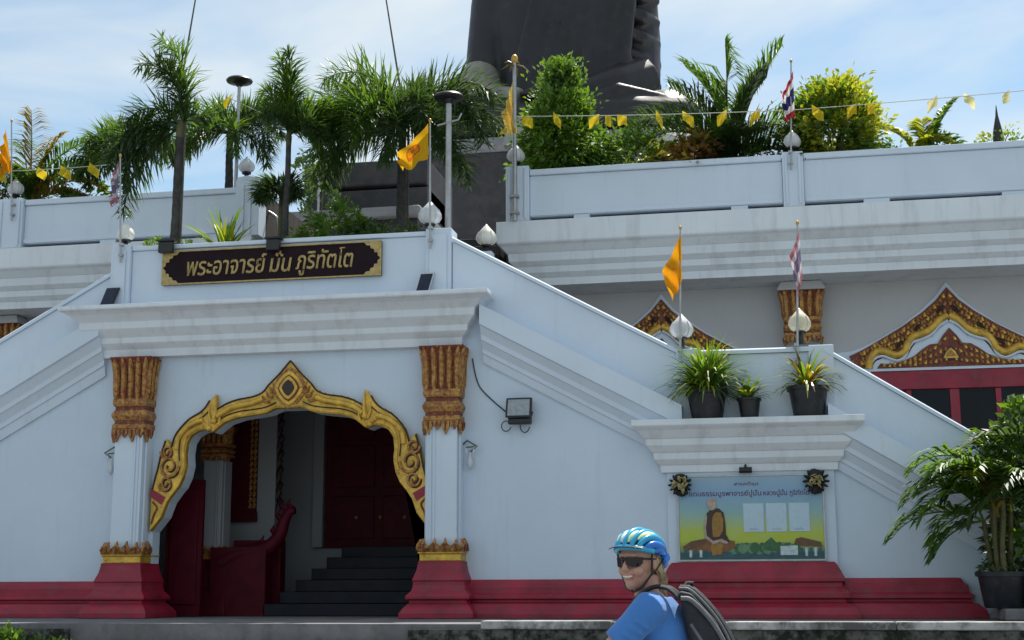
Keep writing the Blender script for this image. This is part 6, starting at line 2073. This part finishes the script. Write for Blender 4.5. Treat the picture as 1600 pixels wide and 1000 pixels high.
for m in (1, -1):
    MB().tube([HH(0.03, 0.092 * m, 0.0), H(0.02, 0.080 * m, -0.045), H(0.045, 0.040 * m, -0.105), H(0.05, 0.0, -0.120)], 0.0048, 6, flat=0.5).build('chin_strap', M['black'], hel)
    MB().tube([HH(-0.06, 0.092 * m, -0.01), H(0.0, 0.083 * m, -0.04), H(0.02, 0.078 * m, -0.052)], 0.0045, 6, flat=0.5).build('chin_strap', M['black'], hel)

# ---- backpack worn on the back
BPK = thing('backpack', (-0.32, 5.93, 0.98), 'black backpack with grey ridges on the back of the cyclist', 'backpack')
prof = [(-0.455, 1.500), (-0.40, 1.487), (-0.30, 1.375), (-0.235, 1.24), (-0.205, 1.09), (-0.215, 0.985), (-0.265, 0.955), (-0.325, 0.985), (-0.375, 1.15), (-0.425, 1.33)]
bk = MB()
rings = []
cxm = sum(p[0] for p in prof) / len(prof)
czm = sum(p[1] for p in prof) / len(prof)
for yy, k in ((5.785, 0.72), (5.795, 0.86), (5.815, 0.97), (5.86, 1.0), (5.98, 1.0), (6.03, 0.97), (6.05, 0.86), (6.06, 0.72)):
    rings.append([V((lerp(cxm, p[0], k), yy, lerp(czm, p[1], k))) for p in prof])
bk.ring(rings)
sack = bk.build('sack', M['pack'], BPK, smooth=60, remesh=(0.009, 5))
for k, (off, mt, rr) in enumerate(((0.0, 'pack_grey', 0.007), (0.055, 'pack', 0.016), (0.11, 'pack_grey', 0.007), (0.165, 'pack', 0.016), (0.215, 'pack_grey', 0.007))):
    yy = 5.83 + off
    P = [V((p[0] + 0.006, yy, p[1] + 0.006)) for p in prof[0:6]]
    MB().tube(spline(P, 4), rr, 8).build('ridge', M[mt], sack, smooth=60)
for yy in (5.789, 6.052):
    P = [V((lerp(cxm, p[0], 0.88), yy, lerp(czm, p[1], 0.88))) for p in prof[0:6]]
    MB().tube(spline(P, 4), 0.010, 8).build('side_seam', M['pack_grey'], sack, smooth=60)
    MB().tube([V((-0.40, yy, 1.36)), V((-0.33, yy, 1.25)), V((-0.26, yy, 1.18))], 0.008, 8).build('compression_strap', M['pack_grey'], sack, smooth=60)
MB().tube([V((-0.445, 5.90, 1.495)), V((-0.42, 5.91, 1.53)), V((-0.40, 5.94, 1.53)), V((-0.41, 5.96, 1.49))], 0.008, 8).build('grab_loop', M['pack'], sack, smooth=60)
for sg, yc in ((-1, 5.825), (1, 6.02)):
    P = [V((-0.445, yc, 1.46)), V((-0.500, yc, 1.508)), V((-0.575, yc, 1.505)), V((-0.655, yc + 0.0 * sg, 1.43)), V((-0.665, yc + 0.02 * sg, 1.32)), V((-0.60, yc + 0.07 * sg, 1.18)), V((-0.45, yc + 0.04 * sg, 1.10))]
    MB().tube(spline(P, 5), 0.021, 8, flat=0.45).build('shoulder_strap', M['pack'], BPK, smooth=60)

# ---- bicycle
BIC = thing('bicycle', (-0.5, 5.97, 0.0), 'dark city bicycle carrying the cyclist on the road', 'bicycle')
YB_ = 5.97


def wheel(cx):
    cz = 0.345
    wv = MB()
    ringp = [V((cx + 0.325 * math.cos(2 * PI * i / 36), YB_, cz + 0.325 * math.sin(2 * PI * i / 36))) for i in range(36)]
    rr = []
    for i, p in enumerate(ringp):
        d = (p - V((cx, YB_, cz))).normalized()
        rr.append([p + d * (0.018 * math.cos(2 * PI * j / 8)) + V((0, 0.018 * math.sin(2 * PI * j / 8), 0)) for j in range(8)])
    n = len(rr)
    vs = [p for r_ in rr for p in r_]
    wv.add(vs, [(i * 8 + j, i * 8 + (j + 1) % 8, ((i + 1) % n) * 8 + (j + 1) % 8, ((i + 1) % n) * 8 + j) for i in range(n) for j in range(8)])
    w = wv.build('wheel', M['rubber'], BIC, smooth=60)
    rm = MB()
    rr = []
    for i in range(36):
        an = 2 * PI * i / 36
        d = V((math.cos(an), 0, math.sin(an)))
        p = V((cx, YB_, cz)) + d * 0.300
        rr.append([p + d * (0.010 * math.cos(2 * PI * j / 6)) + V((0, 0.012 * math.sin(2 * PI * j / 6), 0)) for j in range(6)])
    vs = [p for r_ in rr for p in r_]
    rm.add(vs, [(i * 6 + j, i * 6 + (j + 1) % 6, ((i + 1) % 36) * 6 + (j + 1) % 6, ((i + 1) % 36) * 6 + j) for i in range(36) for j in range(6)])
    rm.build('rim', M['alu'], w, smooth=60)
    MB().tube([V((cx, YB_ - 0.05, cz)), V((cx, YB_ + 0.05, cz))], 0.022, 10).build('hub', M['alu'], w, smooth=50)
    for i in range(20):
        an = 2 * PI * i / 20
        MB().tube([V((cx, YB_ + 0.02 * (-1) ** i, cz)), V((cx + 0.295 * math.cos(an), YB_, cz + 0.295 * math.sin(an)))], 0.0018, 4).build('spoke', M['alu'], w)


RHX, FHX = 0.02, -1.08
wheel(RHX)
wheel(FHX)
bb, seat_t, head_t, head_b = V((-0.42, YB_, 0.29)), V((-0.335, YB_, 0.74)), V((-0.90, YB_, 0.84)), V((-0.94, YB_, 0.70))
fr = MB()
for a_, b_, r_ in ((bb, seat_t, 0.017), (bb, head_b, 0.020), (seat_t, head_t, 0.016), (head_b, head_t, 0.020)):
    fr.tube([a_, b_], r_, 10)
for sg in (-1, 1):
    o_ = V((0, 0.045 * sg, 0))
    fr.tube([bb + o_ * 0.6, V((RHX, YB_, 0.345)) + o_], 0.010, 8)
    fr.tube([seat_t, V((RHX, YB_, 0.345)) + o_], 0.009, 8)
    fr.tube([head_b, V((FHX, YB_, 0.345)) + o_], 0.012, 8)
fr.build('frame', M['frame'], BIC, smooth=50)
MB().tube([seat_t, V((-0.315, YB_, 0.84))], 0.012, 8).build('seat_post', M['alu'], BIC, smooth=50)
sd = MB()
sd.ellip(V((-0.34, YB_, 0.858)), (0.13, 0.055, 0.022), None, 16, 10)
sd.ellip(V((-0.28, YB_, 0.860)), (0.07, 0.085, 0.024), None, 16, 10)
sd.build('saddle', M['black'], BIC, remesh=(0.008, 3))
MB().tube(spline([head_t, V((-0.885, YB_, 0.95)), V((-0.94, YB_, 1.02))], 4), 0.014, 8).build('stem', M['alu'], BIC, smooth=50)
hb = MB()
hb.tube(spline([V((-0.985, 5.66, 1.052)), V((-1.015, 5.76, 1.052)), V((-0.955, 5.90, 1.02)), V((-0.94, 5.97, 1.02)), V((-0.955, 6.04, 1.02)), V((-1.02, 6.16, 1.052)), V((-0.99, 6.26, 1.052))], 5), 0.012, 8)
hb.build('handlebar', M['black'], BIC, smooth=50)
MB().tube([bb + V((0, -0.06, 0)), bb + V((0, 0.06, 0))], 0.022, 10).build('bottom_bracket', M['alu'], BIC, smooth=50)
MB().lathe((0, 0, 0), [(0.0, 0)] * 2, 3) if False else None
for sg, an in ((-1, R(170)), (1, R(-10))):
    e = bb + V((0.17 * math.cos(an), 0.075 * sg, 0.0 - 0.17 * math.sin(an) * 0.2))
    MB().tube([bb + V((0, 0.065 * sg, 0)), e], 0.010, 8).build('crank', M['alu'], BIC, smooth=50)
    MB().box(e.x - 0.045, e.x + 0.045, e.y + (0.0 if sg > 0 else -0.09), e.y + (0.09 if sg > 0 else 0.0), e.z - 0.012, e.z + 0.012).build('pedal', M['black'], BIC, bevel=0.005)
MB().tube([bb + V((0, 0.05, 0)), bb + V((0, 0.053, 0))], 0.085, 24).build('chainring', M['alu'], BIC, smooth=40)

for o in (PER, BPK, BIC):
    o.location += Vector((-0.022, 0.25, 0.0))
